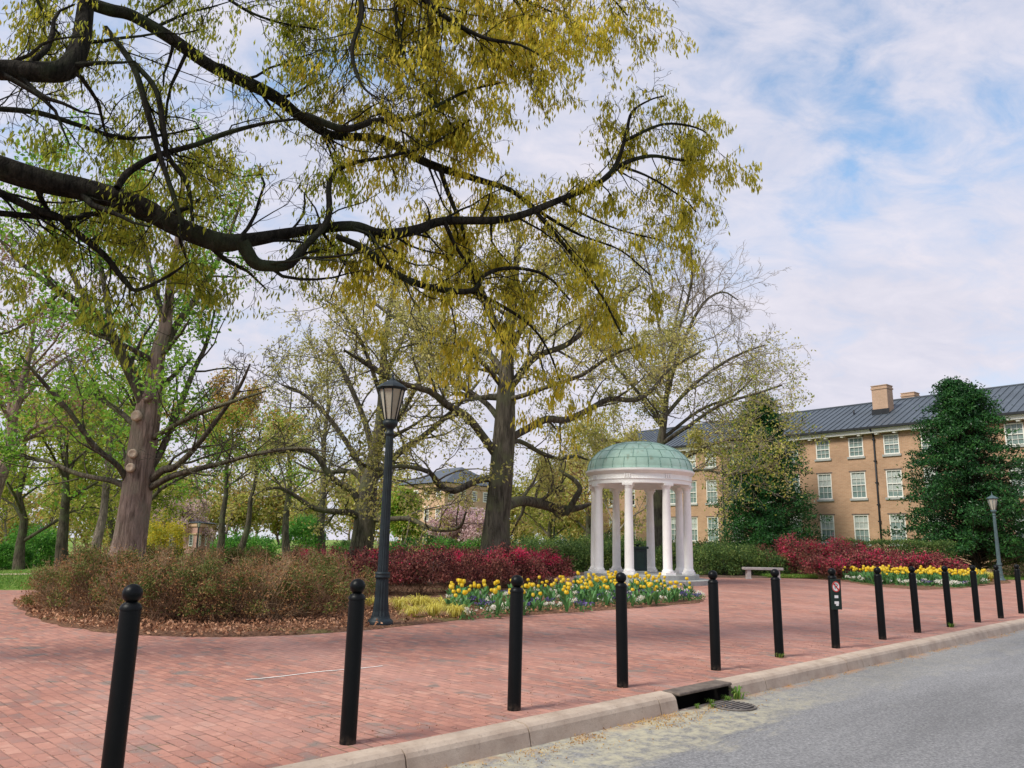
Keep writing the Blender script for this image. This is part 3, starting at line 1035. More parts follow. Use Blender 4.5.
# ------------------------------------------------------------------ far buildings
def far_building(name, label, corner, a_end, b_end, h, apex, brickm, rowsz, spacing, ww):
    """two faces meet at the near corner; hipped roof"""
    c, A, B = Vector(corner), Vector(a_end), Vector(b_end)
    root = thing(name, label, 'building', c)
    A, B = A - c, B - c
    Dd = A + B
    foot4 = [Vector((0, 0, 0)), B, Dd, A]
    m = MB()
    lo = [Vector((p.x, p.y, -3)) for p in foot4]
    hi = [Vector((p.x, p.y, h)) for p in foot4]
    m.add(lo + hi, [(i, (i + 1) % 4, 4 + (i + 1) % 4, 4 + i) for i in range(4)])
    m.build('wall', brickm, root)
    cen = Dd / 2
    e = [Vector((p.x, p.y, 0)) + (Vector((p.x, p.y, 0)) - cen).normalized() * .8 + Vector((0, 0, h + .1)) for p in foot4]
    rm = MB()
    r1 = cen + A * .22 + Vector((0, 0, apex))
    r0 = cen - A * .22 + Vector((0, 0, apex))
    rm.add(e + [r0, r1], [(0, 1, 4), (1, 2, 5, 4), (2, 3, 5), (3, 0, 4, 5), (3, 2, 1, 0)])
    rm.build('roof', M['slate'], root)
    cm = MB()
    for d in (A, B):
        dn = d.normalized()
        on = Vector((dn.y, -dn.x, 0))
        if on.dot(-c) < 0:
            on = -on
        L = d.length
        for z0, z1 in ((h - .5, h), (h * .62, h * .62 + .25)):
            V = [q + Vector((0, 0, z)) for z in (z0, z1) for q in (on * -.01, d + on * -.01, d + on * .18, on * .18)]
            cm.add(V, [(3, 2, 1, 0), (4, 5, 6, 7), (0, 1, 5, 4), (1, 2, 6, 5), (2, 3, 7, 6), (3, 0, 4, 7)])
        nw = max(1, int(L / spacing))
        for z0, z1 in rowsz:
            for i in range(nw):
                ctr = d * ((i + .5) / nw)
                ang = math.atan2(dn.y, dn.x)
                if Vector((math.sin(ang), -math.cos(ang), 0)).dot(on) < 0:
                    ang += math.pi
                wo = link('window', sash_mesh(ww, z1 - z0, .14, .05), M['white_wood'], root)
                wo.location = ctr + Vector((0, 0, z0)) + on * .08
                wo.rotation_euler = (0, 0, ang)
                link('pane', MB().add([(-ww / 2, .06, 0), (ww / 2, .06, 0), (ww / 2, .06, z1 - z0), (-ww / 2, .06, z1 - z0)], [(0, 1, 2, 3)]).mesh('pane'), M['glass_dark'], wo)
    cm.build('cornice', M['far_brick'], root)
    return root


far_building('brick_hall', 'distant tan brick hall with grey hipped roof seen behind the pink blossom tree', at(443, 545, 110).xy.to_3d(), at(398, 545, 119).xy.to_3d(), at(500, 545, 121).xy.to_3d(), 9.6, 12.6, M['far_brick'], ((.9, 3.3), (4.2, 6.4), (7.3, 8.8)), 2.6, 1.2)
fb = foot(196, 125)
far_building('brick_house', 'small far pinkish brick house glimpsed between trees on the left', (fb.x, 125, fb.z), (foot(166, 132).x, 132, fb.z), (foot(214, 136).x, 136, fb.z), 4.6, 5.3, M['pink_brick'], ((1.0, 2.9),), 3.4, 1.2)


# ------------------------------------------------------------------ bollards
post_me = MB().lathe([(.060, -.02), (.060, .985), (.058, 1.0)], 28).mesh('post')
neck_me = MB().lathe([(.063, 1.0), (.064, 1.012), (.052, 1.035), (.034, 1.045), (.030, 1.052)], 24).mesh('collar')
ball_me = MB().lathe([(.030, 1.046)] + [(.058 * math.cos(R(t)), 1.095 + .057 * math.sin(R(t))) for t in range(-58, 91, 8)] + [(.001, 1.152)], 28, cap=False).mesh('ball')
b_base = {2: (347.7, 743.4), 3: (514, 710), 4: (622.6, 687), 5: (715.9, 670), 6: (779.6, 657), 7: (836, 648), 8: (882.7, 639.4), 9: (917.7, 632.5), 10: (950.3, 627), 11: (977.9, 622.3), 12: (1001, 618.3), 13: (1021.3, 613.5)}
b_label = {1: 'black ball topped bollard standing nearest, its foot cut off by the frame', 2: 'black bollard standing just in front of the near street lamp',
           3: 'black bollard in front of purple pansies at the middle of the tulip bed', 4: 'black bollard standing in front of the rotunda steps',
           5: 'black bollard standing right behind the storm drain opening', 6: 'black bollard standing in front of the stone bench',
           7: 'black bollard carrying a no parking plate on its street side', 8: 'plain black bollard just right of the one with the no parking plate',
           9: 'second black bollard to the right of the no parking plate', 10: 'third black bollard to the right of the no parking plate',
           11: 'fourth black bollard to the right of the no parking plate', 12: 'black bollard directly in front of the far faded lamp post foot',
           13: 'last black bollard at the far right, cut by the frame edge'}
bp = {k: ground(*v) for k, v in b_base.items()}
bp[1] = bp[2] + (bp[2] - bp[3]).normalized() * 1.615
rng = random.Random(5)
for k in range(1, 14):
    p = bp[k]
    r = thing('bollard', b_label[k], 'bollard', (p.x, p.y, 0), rng.uniform(0, 6), 'black bollards along the kerb')
    r.rotation_euler = (R(rng.uniform(-.5, .5)), R(rng.uniform(-.5, .5)), 0)
    link('post', post_me, M['black_paint'], r)
    link('collar', neck_me, M['black_paint'], r)
    link('ball', ball_me, M['black_paint'], r)
    if k == 7:
        # plate on the street side, facing along the kerb towards the camera
        nrm = (Vector((-U2.x, -U2.y, 0)) * .55 + -V2 * .83).normalized()
        rz = math.atan2(nrm.y, nrm.x) + math.pi / 2
        pl = MB().box(-.085, .085, -.008, .004, 0, .44).build('sign_plate', M['sign_green'], r, .003)
        pl.location = nrm * .075
        pl.location.z = .555
        pl.rotation_euler = (0, 0, rz)
        disc = MB()
        seg = 40
        disc.add([(.066 * math.cos(2 * math.pi * i / seg), -.0105, .33 + .078 * math.sin(2 * math.pi * i / seg)) for i in range(seg)], [tuple(range(seg))])
        disc.build('sign_disc', M['sign_white'], pl)
        ring = MB()
        V = []
        for rr in (.80, 1.0):
            for i in range(seg):
                a = 2 * math.pi * i / seg
                V.append((.066 * rr * math.cos(a), -.0130, .33 + .078 * rr * math.sin(a)))
        ring.add(V, [(i, (i + 1) % seg, seg + (i + 1) % seg, seg + i) for i in range(seg)])
        s = Vector((.048, 0, -.055))
        q = Vector((.008, 0, .007))
        ring.add([Vector((0, -.0134, .33)) + x for x in (s + q, s - q, -s - q, -s + q)], [(0, 1, 2, 3)])
        ring.build('sign_ring', M['sign_red'], pl)
        cu = bpy.data.curves.new('letter', 'FONT')
        cu.body, cu.size, cu.align_x, cu.align_y = 'P', .115, 'CENTER', 'CENTER'
        lo = bpy.data.objects.new('sign_letter', cu)
        lm = bpy.data.meshes.new_from_object(lo)
        bpy.data.objects.remove(lo)
        lo = link('sign_letter', lm, M['black_paint'], pl)
        lo.location = (0, -.0118, .33)
        lo.rotation_euler = (R(90), 0, 0)
        tx = MB().box(-.03, .03, -.0102, -.008, .165, .205).box(-.035, .035, -.0102, -.008, .08, .118).box(-.012, .03, -.0102, -.008, .055, .078)
        tx.build('sign_text', M['sign_white'], pl)

# ------------------------------------------------------------------ street lamps
def lamp_meshes():
    base = MB().lathe([(.215, 0), (.22, .05), (.20, .075), (.165, .10), (.16, .14)], 32).mesh('base')
    foot_ = MB().lathe([(.155, .135), (.135, .22), (.115, .45), (.108, .76)], 32, smooth=False, flute=.10).mesh('pedestal')
    collar = MB().lathe([(.10, .755), (.128, .765), (.132, .80), (.118, .815), (.128, .83), (.128, .855), (.10, .87)], 32).mesh('collar')
    post = MB().lathe([(.092, .86), (.086, 1.6), (.075, 2.6), (.066, 3.25)], 32, smooth=False, flute=.08).mesh('post')
    cap = MB().lathe([(.068, 3.24), (.085, 3.26), (.085, 3.29), (.065, 3.31), (.065, 3.36), (.10, 3.40), (.13, 3.44), (.135, 3.50), (.11, 3.505)], 24).mesh('neck')
    z0, z1, r0, r1 = 3.505, 4.10, .108, .232
    n = 8
    glass = MB().lathe([(r0 - .008, z0), (r1 - .008, z1)], n, smooth=False, cap=False).mesh('glass')
    fr = MB()
    for i in range(n):
        a = 2 * math.pi * i / n
        fr.tube((r0 * math.cos(a), r0 * math.sin(a), z0), (r1 * math.cos(a), r1 * math.sin(a), z1), .011, 6)
    fr.lathe([(r0 - .012, z0 - .005), (r0 + .012, z0 - .005), (r0 + .014, z0 + .025), (r0 - .008, z0 + .025)], n, smooth=False, cap=False)
    fr.lathe([(r1 - .02, z1 - .03), (r1 + .012, z1 - .03), (r1 + .016, z1 + .01), (r1 - .02, z1 + .01)], n, smooth=False, cap=False)
    frame = fr.mesh('frame')
    roofm = MB().lathe([(.275, 4.09), (.285, 4.105), (.27, 4.125), (.20, 4.18), (.10, 4.235), (.05, 4.265), (.045, 4.29), (.03, 4.30)], n, smooth=False).mesh('roof')
    fin = MB().lathe([(.03, 4.295), (.016, 4.32), (.03, 4.345), (.012, 4.37), (.014, 4.40), (.003, 4.46)], 12).mesh('finial')
    return base, foot_, collar, post, cap, glass, frame, roofm, fin


LM = lamp_meshes()


def lamp(label, p, mt, scale=1.0, rz=.2):
    r = thing('street_lamp', label, 'street lamp', p, rz, 'lantern topped street lamps')
    r.scale = (scale,) * 3
    base, foot_, collar, post, cap, glass, frame, roofm, fin = LM
    for n, me in (('base', base), ('pedestal', foot_), ('collar', collar), ('post', post), ('neck', cap)):
        o = link(n, me, None, r)
        o.data = me
        if not me.materials:
            me.materials.append(None)
        o.material_slots[0].link = 'OBJECT'
        o.material_slots[0].material = mt
    lan = link('lantern', frame, None, r)
    if not frame.materials:
        frame.materials.append(None)
    lan.material_slots[0].link = 'OBJECT'
    lan.material_slots[0].material = mt
    link('glass', glass, M['frosted'], lan)
    for n, me in (('roof', roofm), ('finial', fin)):
        o = link(n, me, None, lan)
        if not me.materials:
            me.materials.append(None)
        o.material_slots[0].link = 'OBJECT'
        o.material_slots[0].material = mt
    return r


p = ground(380, 626)
lamp('tall dark lamp post with frosted lantern standing in mulch beside yellow grass', (p.x, p.y, .03), M['lamp_paint'])
p = ground(1001, 581)
lamp('faded blue green lamp post in front of the right hand dark tree', (p.x, p.y, .02), M['lamp_paint_faded'])
q = at(554, 545, 76)
lamp('dark lamp post under the low limb between the central oak and the rotunda', (q.x, q.y, 0), M['lamp_paint'])
q = at(469, 545, 100)
lamp('small distant lamp post in front of the pink blossom tree', (q.x, q.y, 0), M['lamp_paint'])
q = foot(197, 104)
lamp('small dark lamp post in front of the pinkish house at left', (q.x, q.y, q.z), M['lamp_paint'])
q = foot(38.5, 88)
lamp('faded grey lamp post on the far left lawn near the round clipped bush', (q.x, q.y, q.z), M['lamp_paint_faded'])

# ------------------------------------------------------------------ storm drain
dr = thing('storm_drain', 'storm drain opening in the kerb under a weathered slab with iron grate', 'storm drain', uv((D0 + D1) / 2, KV0, 0), UA)
hw = (D1 - D0) / 2
MB().box(-hw + .004, hw - .004, -.012, .20, -.015, .016).build('lintel', M['lintel'], dr, .012)
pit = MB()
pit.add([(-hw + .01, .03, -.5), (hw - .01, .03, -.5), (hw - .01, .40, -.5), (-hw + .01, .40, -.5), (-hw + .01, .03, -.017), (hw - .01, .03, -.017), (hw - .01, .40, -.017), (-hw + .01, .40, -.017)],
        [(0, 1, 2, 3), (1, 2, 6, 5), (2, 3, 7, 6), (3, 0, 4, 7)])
pit.build('pit', M['drain_shade'], dr)
MB().box(-hw + .004, hw - .004, -.02, .03, -.4, -.147).build('sill', M['kerb'], dr)
gr = MB()
gc = Vector((.12, -.24, -.144))
for i in range(-3, 4):
    y = i * .05
    hl = math.sqrt(max(0, .21 ** 2 - y * y)) - .01
    gr.box(gc.x - hl, gc.x + hl, gc.y + y - .010, gc.y + y + .010, gc.z - .004, gc.z + .016)
gr.lathe([(.20, gc.z - .004), (.222, gc.z - .004), (.222, gc.z + .010), (.20, gc.z + .012), (.20, gc.z - .004)], 40, c=(gc.x, gc.y), cap=False)
gr.build('grate', M['iron'], dr)
MB().lathe([(.205, gc.z - .003), (.002, gc.z - .0028)], 32, c=(gc.x, gc.y), cap=False).build('grate_shade_disc', M['drain_shade'], dr)  # flat dark disc painted for the shaded hole under the grate bars

# ------------------------------------------------------------------ stone bench
p = ground(763, 579.3)
bn = thing('stone_bench', 'plain pale stone bench on the paving in front of the red shrubs', 'bench', (p.x, p.y, 0), R(-2))
MB().box(-.9, .9, -.2, .2, .42, .53).build('seat', M['bench_stone'], bn, .012)
for x in (-.66, .66):
    MB().box(x - .09, x + .09, -.15, .15, 0, .42).box(x - .12, x + .12, -.17, .17, 0, .05).build('leg', M['bench_stone'], bn, .008)


# ------------------------------------------------------------------ overhanging oak: trunk stands just outside the frame at the left
def traced(*specs):
    return [px_limb(deep(p, a, b)) for p, a, b in specs]


ob = Vector((-9.6, 7.2, 0))
tk = [ob + Vector(v) for v in ((0, 0, -.1), (.05, 0, .5), (.12, .05, 1.6), (.15, .1, 3.0), (.1, .2, 4.2), (0, .25, 5.6), (-.1, .2, 7.5), (0, .1, 9.5), (.2, .3, 12))]
trunk = (tk, [.72, .52, .45, .42, .40, .34, .27, .18, .05])
jA, jB = tk[3], tk[4]
limbsO = [trunk]
A = px_limb(deep([(-130, 118, 30), (-60, 148, 27), (0, 168, 27), (39, 180, 26), (90, 191, 24), (137, 205, 22), (176, 226, 21), (219, 242, 21), (250, 240, 15), (297, 232, 11), (351, 226, 11), (381, 234, 11), (416, 230, 11), (444, 221, 9), (506, 219, 8), (557, 201, 7), (600, 182, 6), (623, 164, 5), (651, 156, 4), (680, 160, 3), (700, 160, 2)], 7.9, 11.8))
limbsO.append(([jA + Vector((0, 0, .3))] + A[0], [.24] + A[1]))
B = px_limb(deep([(-60, 74, 23), (0, 70, 22), (39, 72, 22), (66, 69, 24), (80, 45, 20), (86, 5, 17), (92, -40, 14), (110, -110, 11), (150, -190, 7)], 7.4, 8.6))
limbsO.append(([jB + Vector((0, 0, .4))] + B[0], [.26] + B[1]))
limbsO += traced(
    ([(85, 2, 14), (110, 10, 14), (133, 16, 13), (172, 39, 14), (211, 66, 13), (250, 84, 14), (277, 98, 13), (301, 117, 11), (332, 135, 9), (381, 139, 9), (412, 156, 9), (440, 168, 9), (479, 180, 7), (518, 195, 5), (560, 240, 4), (598, 290, 3), (622, 335, 2)], 8.1, 12.0),
    ([(305, 115, 8), (344, 129, 8), (375, 121, 7), (410, 118, 5), (440, 104, 4), (470, 90, 3), (505, 82, 2)], 9.0, 10.5),
    ([(105, 27, 6), (133, 66, 7), (148, 113, 7), (160, 156, 6), (176, 203, 5), (182, 225, 4)], 8.1, 8.5),
    ([(133, 62, 6), (156, 90, 6), (164, 133, 7), (168, 156, 6), (187, 184, 5), (193, 221, 4)], 8.2, 8.6),
    ([(117, 188, 8), (129, 172, 8), (156, 156, 7), (195, 145, 6), (227, 133, 6), (266, 123, 4), (297, 119, 3)], 8.4, 9.2),
    ([(-40, 108, 6), (0, 109, 6), (39, 113, 6), (78, 125, 5), (117, 137, 5), (150, 137, 3), (200, 128, 2)], 8.6, 9.6),
    ([(-40, 178, 9), (0, 193, 9), (34, 209, 9), (60, 218, 8), (78, 234, 8), (104, 255, 7), (125, 281, 6), (138, 290, 4), (170, 275, 3), (187, 262, 2)], 8.4, 9.4),
    ([(60, 218, 6), (85, 215, 6), (120, 212, 4), (150, 222, 3)], 8.8, 9.6),
    ([(242, 242, 15), (254, 262, 14), (270, 266, 13), (289, 264, 12), (305, 246, 9), (328, 219, 7), (330, 180, 6), (351, 164, 5), (390, 156, 4), (430, 145, 3), (470, 120, 2)], 9.0, 10.2),
    ([(336, 236, 6), (367, 250, 8), (389, 270, 8), (428, 287, 7), (471, 291, 6), (485, 275, 5), (510, 268, 4), (545, 275, 3), (570, 300, 2)], 9.6, 11.0),
    ([(471, 291, 5), (500, 305, 4), (530, 325, 3), (548, 350, 2), (560, 380, 2)], 10.4, 11.4),
    ([(444, 221, 5), (455, 245, 4), (470, 270, 3), (490, 320, 2), (505, 345, 2)], 10.0, 10.8),
    ([(440, 168, 6), (447, 190, 5), (463, 230, 4), (470, 262, 3), (478, 300, 2)], 10.6, 11.0),
    ([(518, 195, 5), (545, 215, 4), (580, 235, 3), (620, 250, 2), (650, 275, 2)], 11.4, 12.2),
    ([(600, 182, 5), (616, 165, 5), (626, 135, 4), (632, 112, 3), (650, 100, 2), (664, 96, 2)], 10.8, 11.2),
    ([(620, 166, 4), (645, 175, 3), (668, 188, 3), (685, 200, 2), (696, 212, 2)], 11.0, 11.8),
    ([(626, 140, 4), (660, 125, 3), (685, 125, 3), (705, 132, 2), (715, 145, 1.5)], 11.0, 12.0),
    ([(560, 200, 4), (585, 215, 3), (620, 230, 2), (660, 240, 2)], 10.8, 11.6),
    ([(330, 300, 1), (345, 262, 3), (360, 248, 4)], 9.9, 9.8),
    # boughs that come down from higher up, out of the picture
    ([(330, -90, 9), (350, -30, 7), (362, 10, 6), (352, 50, 5), (362, 85, 3), (380, 100, 2)], 9.0, 8.6),
    ([(300, -110, 12), (380, -50, 9), (420, -5, 8), (450, 20, 6), (485, 38, 5), (520, 45, 3), (548, 60, 2)], 9.5, 10.0),
    ([(420, -60, 9), (470, -25, 7), (510, -8, 5), (535, 5, 3), (552, 12, 2)], 10.0, 10.4),
    ([(500, -80, 6), (560, -40, 4), (605, -8, 3), (628, 16, 1.5)], 10.2, 10.4),
    ([(160, -100, 8), (190, -40, 6), (230, 0, 4), (270, 20, 3), (320, 30, 2)], 8.6, 9.2),
    ([(20, -80, 7), (30, -20, 5), (45, 15, 3), (60, 35, 2)], 8.2, 8.6),
    ([(380, -40, 6), (395, 10, 5), (405, 60, 4), (430, 95, 3), (455, 130, 2)], 9.6, 10.2),
)
for i_ in range(3, len(limbsO)):                       # boughs that enter the picture from outside spring from the trunk
    P_, R_ = limbsO[i_]
    p_ = P_[0]
    if p_.x < -5.2 or p_.z > 7.9:
        j_ = min(tk[2:8], key=lambda q: abs(q.z - (p_.z - .9)))
        m_ = j_.lerp(p_, .55) + Vector((0, 0, .25))
        limbsO[i_] = ([j_, m_] + P_, [R_[0] * 1.5, R_[0] * 1.2] + R_)
SO = Plan(n=(9, 4.5, 3), lr=(.30, .55, .55), ang=((25, 75), (25, 70), (20, 70)), t0=(.22, .15, .15), wander=(.22, .24, .26), trop=(-.02, -.03, -.05), nseg=(6, 5, 4), rr=.42, minr=.0035)
SO = Plan(n=(9, 5, 4), lr=(.3, .58, .6), ang=((30, 85), (25, 75), (20, 70)), t0=(.12, .1, .1), wander=(.2, .24, .26), trop=(-.01, -.03, -.05), nseg=(6, 5, 4), rr=.36, minr=.0035)
SO.dens, SO.abs0, SO.trunk_t0, SO.away = 3.2, (.7, 1.8), .8, .65


LEAFK = 3.9


def in_view(p):
    if p.y < 5.5 or p.z < 2.2:
        return False
    n = mnoise.noise(p * 23.7)                          # most shoots are still bare; the open ones sit in groups
    g_ = mnoise.noise(p * 1.1 + Vector((4, 0, 0)))
    low = p.y < 8.3 + .33 * (p.x + 6.2) and p.z < 7.4     # few leaves on the near, shaded underside of the great limb
    return n * .8 + g_ * .9 > (.5 if low else -.04)


tr, tipsO = tree('oak_tree', 'large near oak reaching dark limbs with golden young leaves across the sky', ob, limbsO, SO, 21, M['bark_dark'], M['bark_dark'],
                 [(M['leaf_gold'], LEAFK, .05, .105, .27, .74, lambda p: in_view(p) and p.x + mnoise.noise(p * .9) * 1.6 > -2.6),
                  (M['leaf_goldgreen'], LEAFK, .055, .092, .27, .70, lambda p: in_view(p) and p.x + mnoise.noise(p * .9) * 1.6 <= -2.6)], sub=5, thick=.028, start=1)

# ------------------------------------------------------------------ central oak
SC = Plan(n=(8, 5, 4), lr=(.42, .5, .5), ang=((30, 80), (25, 70), (20, 65)), t0=(.25, .2, .15), wander=(.20, .24, .26), trop=(.04, .05, .03), nseg=(6, 5, 4), rr=.42, minr=.010)
SC.dens, SC.abs0 = 2.3, (1.6, 4.2)
SC.avoid = lambda p: p.x > 2.3 - .09 * (31 - p.y) and p.z < 6.3      # boughs keep clear of the rotunda
cb = foot(495, 28)
limbsC = [px_limb([(493, 566, 42), (495, 552, 31), (497, 520, 25), (500, 490, 24), (503, 450, 23), (505, 420, 21), (506, 390, 18), (507, 360, 14), (510, 325, 11), (514, 290, 9), (517, 255, 6), (519, 225, 3)], 28)]
limbsC += traced(
    ([(496, 455, 9.2), (479, 431, 8.4), (466, 416, 8.4), (447, 405, 7.6), (429, 391, 6.7), (394, 381, 5.0), (363, 362, 4.2), (344, 350, 2.5)], 28, 24.5),
    ([(494, 478, 7.6), (476, 481, 6.7), (454, 491, 6.7), (438, 484, 5.9), (429, 472, 5.0), (401, 466, 4.2), (375, 470, 3.4), (350, 455, 2.5)], 28, 25.5),
    ([(504, 374, 7.6), (491, 356, 6.7), (472, 347, 5.9), (447, 337, 5.0), (422, 331, 4.2), (395, 318, 3.4), (370, 300, 2.5)], 28, 30.5),
    ([(500, 384, 5.9), (485, 365, 5.0), (468, 352, 4.2), (450, 345, 3.4), (425, 342, 2.5), (400, 348, 1.7)], 28, 24),
    ([(500, 512, 11.8), (512, 503, 10.9), (526, 501, 10.1), (541, 504, 10.1), (560, 509, 8.4), (578, 508, 5.9), (590, 504, 3.4)], 28, 35),
    ([(556, 509, 6.7), (566, 513, 6.7), (576, 497, 5.9), (580, 488, 5.0), (572, 478, 4.2), (560, 470, 3.4), (566, 455, 2.5)], 32.5, 33.5),
    ([(504, 445, 8.4), (513, 437, 7.6), (529, 428, 7.6), (547, 419, 7.6), (566, 420, 6.7), (588, 410, 5.9), (610, 399, 5.9), (635, 400, 5.0), (654, 388, 4.2), (666, 372, 3.4), (685, 360, 2.5), (700, 352, 1.7)], 28, 31),
    ([(506, 448, 5.0), (519, 441, 5.0), (541, 453, 4.2), (560, 459, 4.2), (575, 456, 3.4), (588, 460, 1.7)], 28, 34),
    ([(506, 392, 8.4), (516, 380, 8.4), (527, 365, 7.6), (538, 355, 6.7), (566, 345, 5.9), (595, 322, 4.2), (618, 300, 3.4), (640, 285, 2.5)], 28, 29.5),
    ([(506, 400, 5.9), (525, 395, 5.0), (552, 385, 4.2), (582, 375, 4.2), (612, 355, 3.4), (640, 345, 2.5)], 28, 25.0),
    ([(508, 355, 5.9), (520, 330, 5.0), (535, 295, 4.2), (555, 265, 3.4), (575, 245, 2.5)], 28, 28.5),
    ([(507, 350, 5.9), (495, 320, 5.0), (480, 285, 4.2), (465, 255, 3.4), (445, 235, 2.5)], 28, 27.0),
    ([(503, 425, 6.7), (488, 405, 5.9), (470, 392, 5.0), (452, 380, 4.2), (440, 360, 3.4), (425, 350, 2.5)], 28, 32),
    ([(512, 300, 5.0), (530, 275, 4.2), (560, 255, 3.4), (600, 250, 2.5)], 28, 26),
)
tree('oak_tree', 'broad central oak with thick grey trunk and wide low limbs behind the maroon shrubs', cb, limbsC, SC, 33, M['bark_grey'], M['twig_grey'],
     [(M['leaf_olive'], 1.75, .14, .13, .5, .35, lambda p: not (p.x > 2.1 and p.z < 7.0))], sub=3, thick=.04)

# ------------------------------------------------------------------ tree behind the rotunda
SR = Plan(n=(9, 6, 5), lr=(.5, .5, .5), ang=((30, 75), (25, 65), (20, 60)), t0=(.2, .15, .15), wander=(.16, .2, .22), trop=(.05, .06, .05), nseg=(6, 5, 4), rr=.42, minr=.012)
SR.dens, SR.abs0, SR.minr = 2.8, (1.8, 4.6), .010
rb = foot(657, 43)
limbsR = [px_limb([(656, 568, 19), (657, 545, 14), (658, 500, 13), (660, 450, 9), (665, 415, 6), (668, 380, 3.6), (674, 330, 2.6), (684, 285, 1.5)], 43)]
limbsR += traced(
    ([(660, 445, 4.3), (690, 425, 3.7), (720, 405, 3.1), (755, 394, 2.5), (782, 385, 1.9)], 43, 40),
    ([(662, 420, 4.3), (690, 388, 3.7), (720, 365, 3.1), (745, 352, 2.5), (765, 345, 1.2)], 43, 44),
    ([(662, 425, 4.3), (640, 395, 3.7), (612, 362, 3.1), (590, 340, 1.9), (575, 330, 1.2)], 43, 41),
    ([(665, 400, 4.3), (682, 345, 3.7), (702, 305, 3.1), (722, 292, 1.9), (738, 300, 1.2)], 43, 45),
    ([(667, 380, 3.7), (658, 320, 3.1), (650, 275, 2.5), (640, 240, 1.2)], 43, 46),
    ([(668, 360, 3.7), (685, 310, 3.1), (692, 275, 2.5), (690, 240, 1.2)], 43, 41),
    ([(659, 470, 3.7), (690, 455, 3.1), (725, 440, 2.5), (760, 442, 1.9), (785, 435, 1.2)], 43, 38.5),
    ([(659, 480, 3.7), (700, 470, 3.1), (730, 475, 2.5), (755, 468, 1.2)], 43, 39),
    ([(659, 465, 3.7), (635, 450, 3.1), (612, 440, 2.5), (590, 445, 1.2)], 43, 40),
    ([(661, 440, 3.7), (700, 410, 3.1), (735, 395, 2.5), (760, 370, 1.2)], 43, 47),
)
tree('maple_tree', 'fine twigged pale leafed tree spreading above and behind the green dome', rb, limbsR, SR, 47, M['bark_grey'], M['twig_pale'],
     [(M['leaf_olive'], 2.1, .17, .15, .5, .2, lambda p: p.z < 14 and (p.x < 10.2 or mnoise.noise(p * 9.1) > .25)), (M['leaf_lime'], .3, .2, .16, .5, .2, lambda p: p.z < 11)], sub=3, thick=.05)

# ------------------------------------------------------------------ big tree with a peeling trunk at the left
SL = Plan(n=(9, 5, 4), lr=(.40, .5, .5), ang=((25, 70), (25, 65), (25, 65)), t0=(.2, .15, .15), wander=(.14, .2, .24), trop=(.05, .04, .02), nseg=(6, 5, 4), rr=.42, minr=.008)
SL.dens, SL.abs0 = 1.9, (1.0, 3.0)
lb = foot(130, 21)
limbsL = [px_limb([(124, 574, 44), (127, 555, 34), (130, 540, 31), (136, 500, 29), (141, 460, 28), (145, 430, 27), (149, 408, 25), (153, 385, 19), (159, 349, 14), (166, 324, 12), (170, 290, 9), (176, 250, 6), (182, 200, 4), (186, 160, 2)], 21)]
limbsL += traced(
    ([(148, 412, 15), (140, 392, 13), (125, 361, 12), (112, 336, 11), (94, 314, 10), (72, 299, 8), (47, 283, 6), (20, 262, 4), (0, 240, 3)], 21, 19.5),
    ([(152, 480, 8), (163, 470, 8), (175, 467, 7), (194, 449, 6), (219, 417, 5), (240, 386, 4), (250, 364, 2)], 21, 19),
    ([(150, 470, 7), (162, 449, 7), (178, 411, 6), (194, 370, 5), (206, 345, 4), (215, 310, 2)], 21, 22),
    ([(150, 440, 6), (170, 428, 5), (195, 415, 5), (222, 405, 4), (266, 391, 2)], 21, 18.5),
    ([(150, 488, 7), (175, 475, 6), (219, 464, 5), (240, 458, 4), (266, 452, 4), (300, 448, 3), (330, 452, 2)], 21, 17.5),
    ([(130, 490, 7), (119, 467, 6), (94, 446, 6), (69, 411, 5), (41, 380, 4), (20, 355, 2)], 21, 19),
    ([(131, 492, 7), (116, 482, 6), (78, 474, 5), (50, 462, 4), (31, 458, 4), (0, 450, 2)], 21, 22.5),
    ([(140, 430, 6), (115, 408, 5), (90, 395, 4), (60, 385, 3)], 21, 23.5),
    ([(158, 355, 10), (180, 320, 8), (205, 285, 6), (225, 245, 4), (240, 205, 3)], 21, 22.5),
    ([(112, 336, 8), (105, 290, 6), (95, 240, 4), (85, 195, 3)], 20, 21),
    ([(94, 314, 7), (70, 270, 5), (45, 215, 4), (30, 170, 3)], 19.8, 19),
    ([(165, 325, 8), (150, 270, 6), (140, 215, 4), (135, 170, 3)], 21, 23),
    ([(60, 292, 5), (40, 310, 4), (15, 330, 3), (-10, 335, 2)], 19.8, 18.6),
)
L_root, _ = tree('elm_tree', 'big tree with peeling pinkish trunk, cut limb scars and fresh green leaves', lb, limbsL, SL, 58, M['bark_pink'], M['bark_grey'],
                 [(M['leaf_fresh'], 1.45, .15, .13, .6, .15, lambda p: (mnoise.noise(p * .5) > -.12 or p.z > 9) and (p.x < -8.6 or p.z > 8.0))], sub=3, thick=.07, limbm=M['bark_grey'])
for i, (x, y, d) in enumerate(((133, 454, 3.6), (131, 468, 3.6), (137, 416, 4.4), (148, 397, 4))):
    q = at(x, y, 20.62) - lb
    r = d * 20.6 / F
    sc_ = MB().lathe([(r * .8, -.12), (r * 1.25, .0), (r * 1.3, .05), (r * 1.0, .10), (r * .7, .085), (.002, .075)], 16)
    o = sc_.build('limb_scar', M['scar'] if i < 3 else M['bark_pink'], L_root)
    o.location = q
    o.rotation_euler = Vector((.25 - .2 * i % 2, -1, .1)).to_track_quat('Z', 'Y').to_euler()

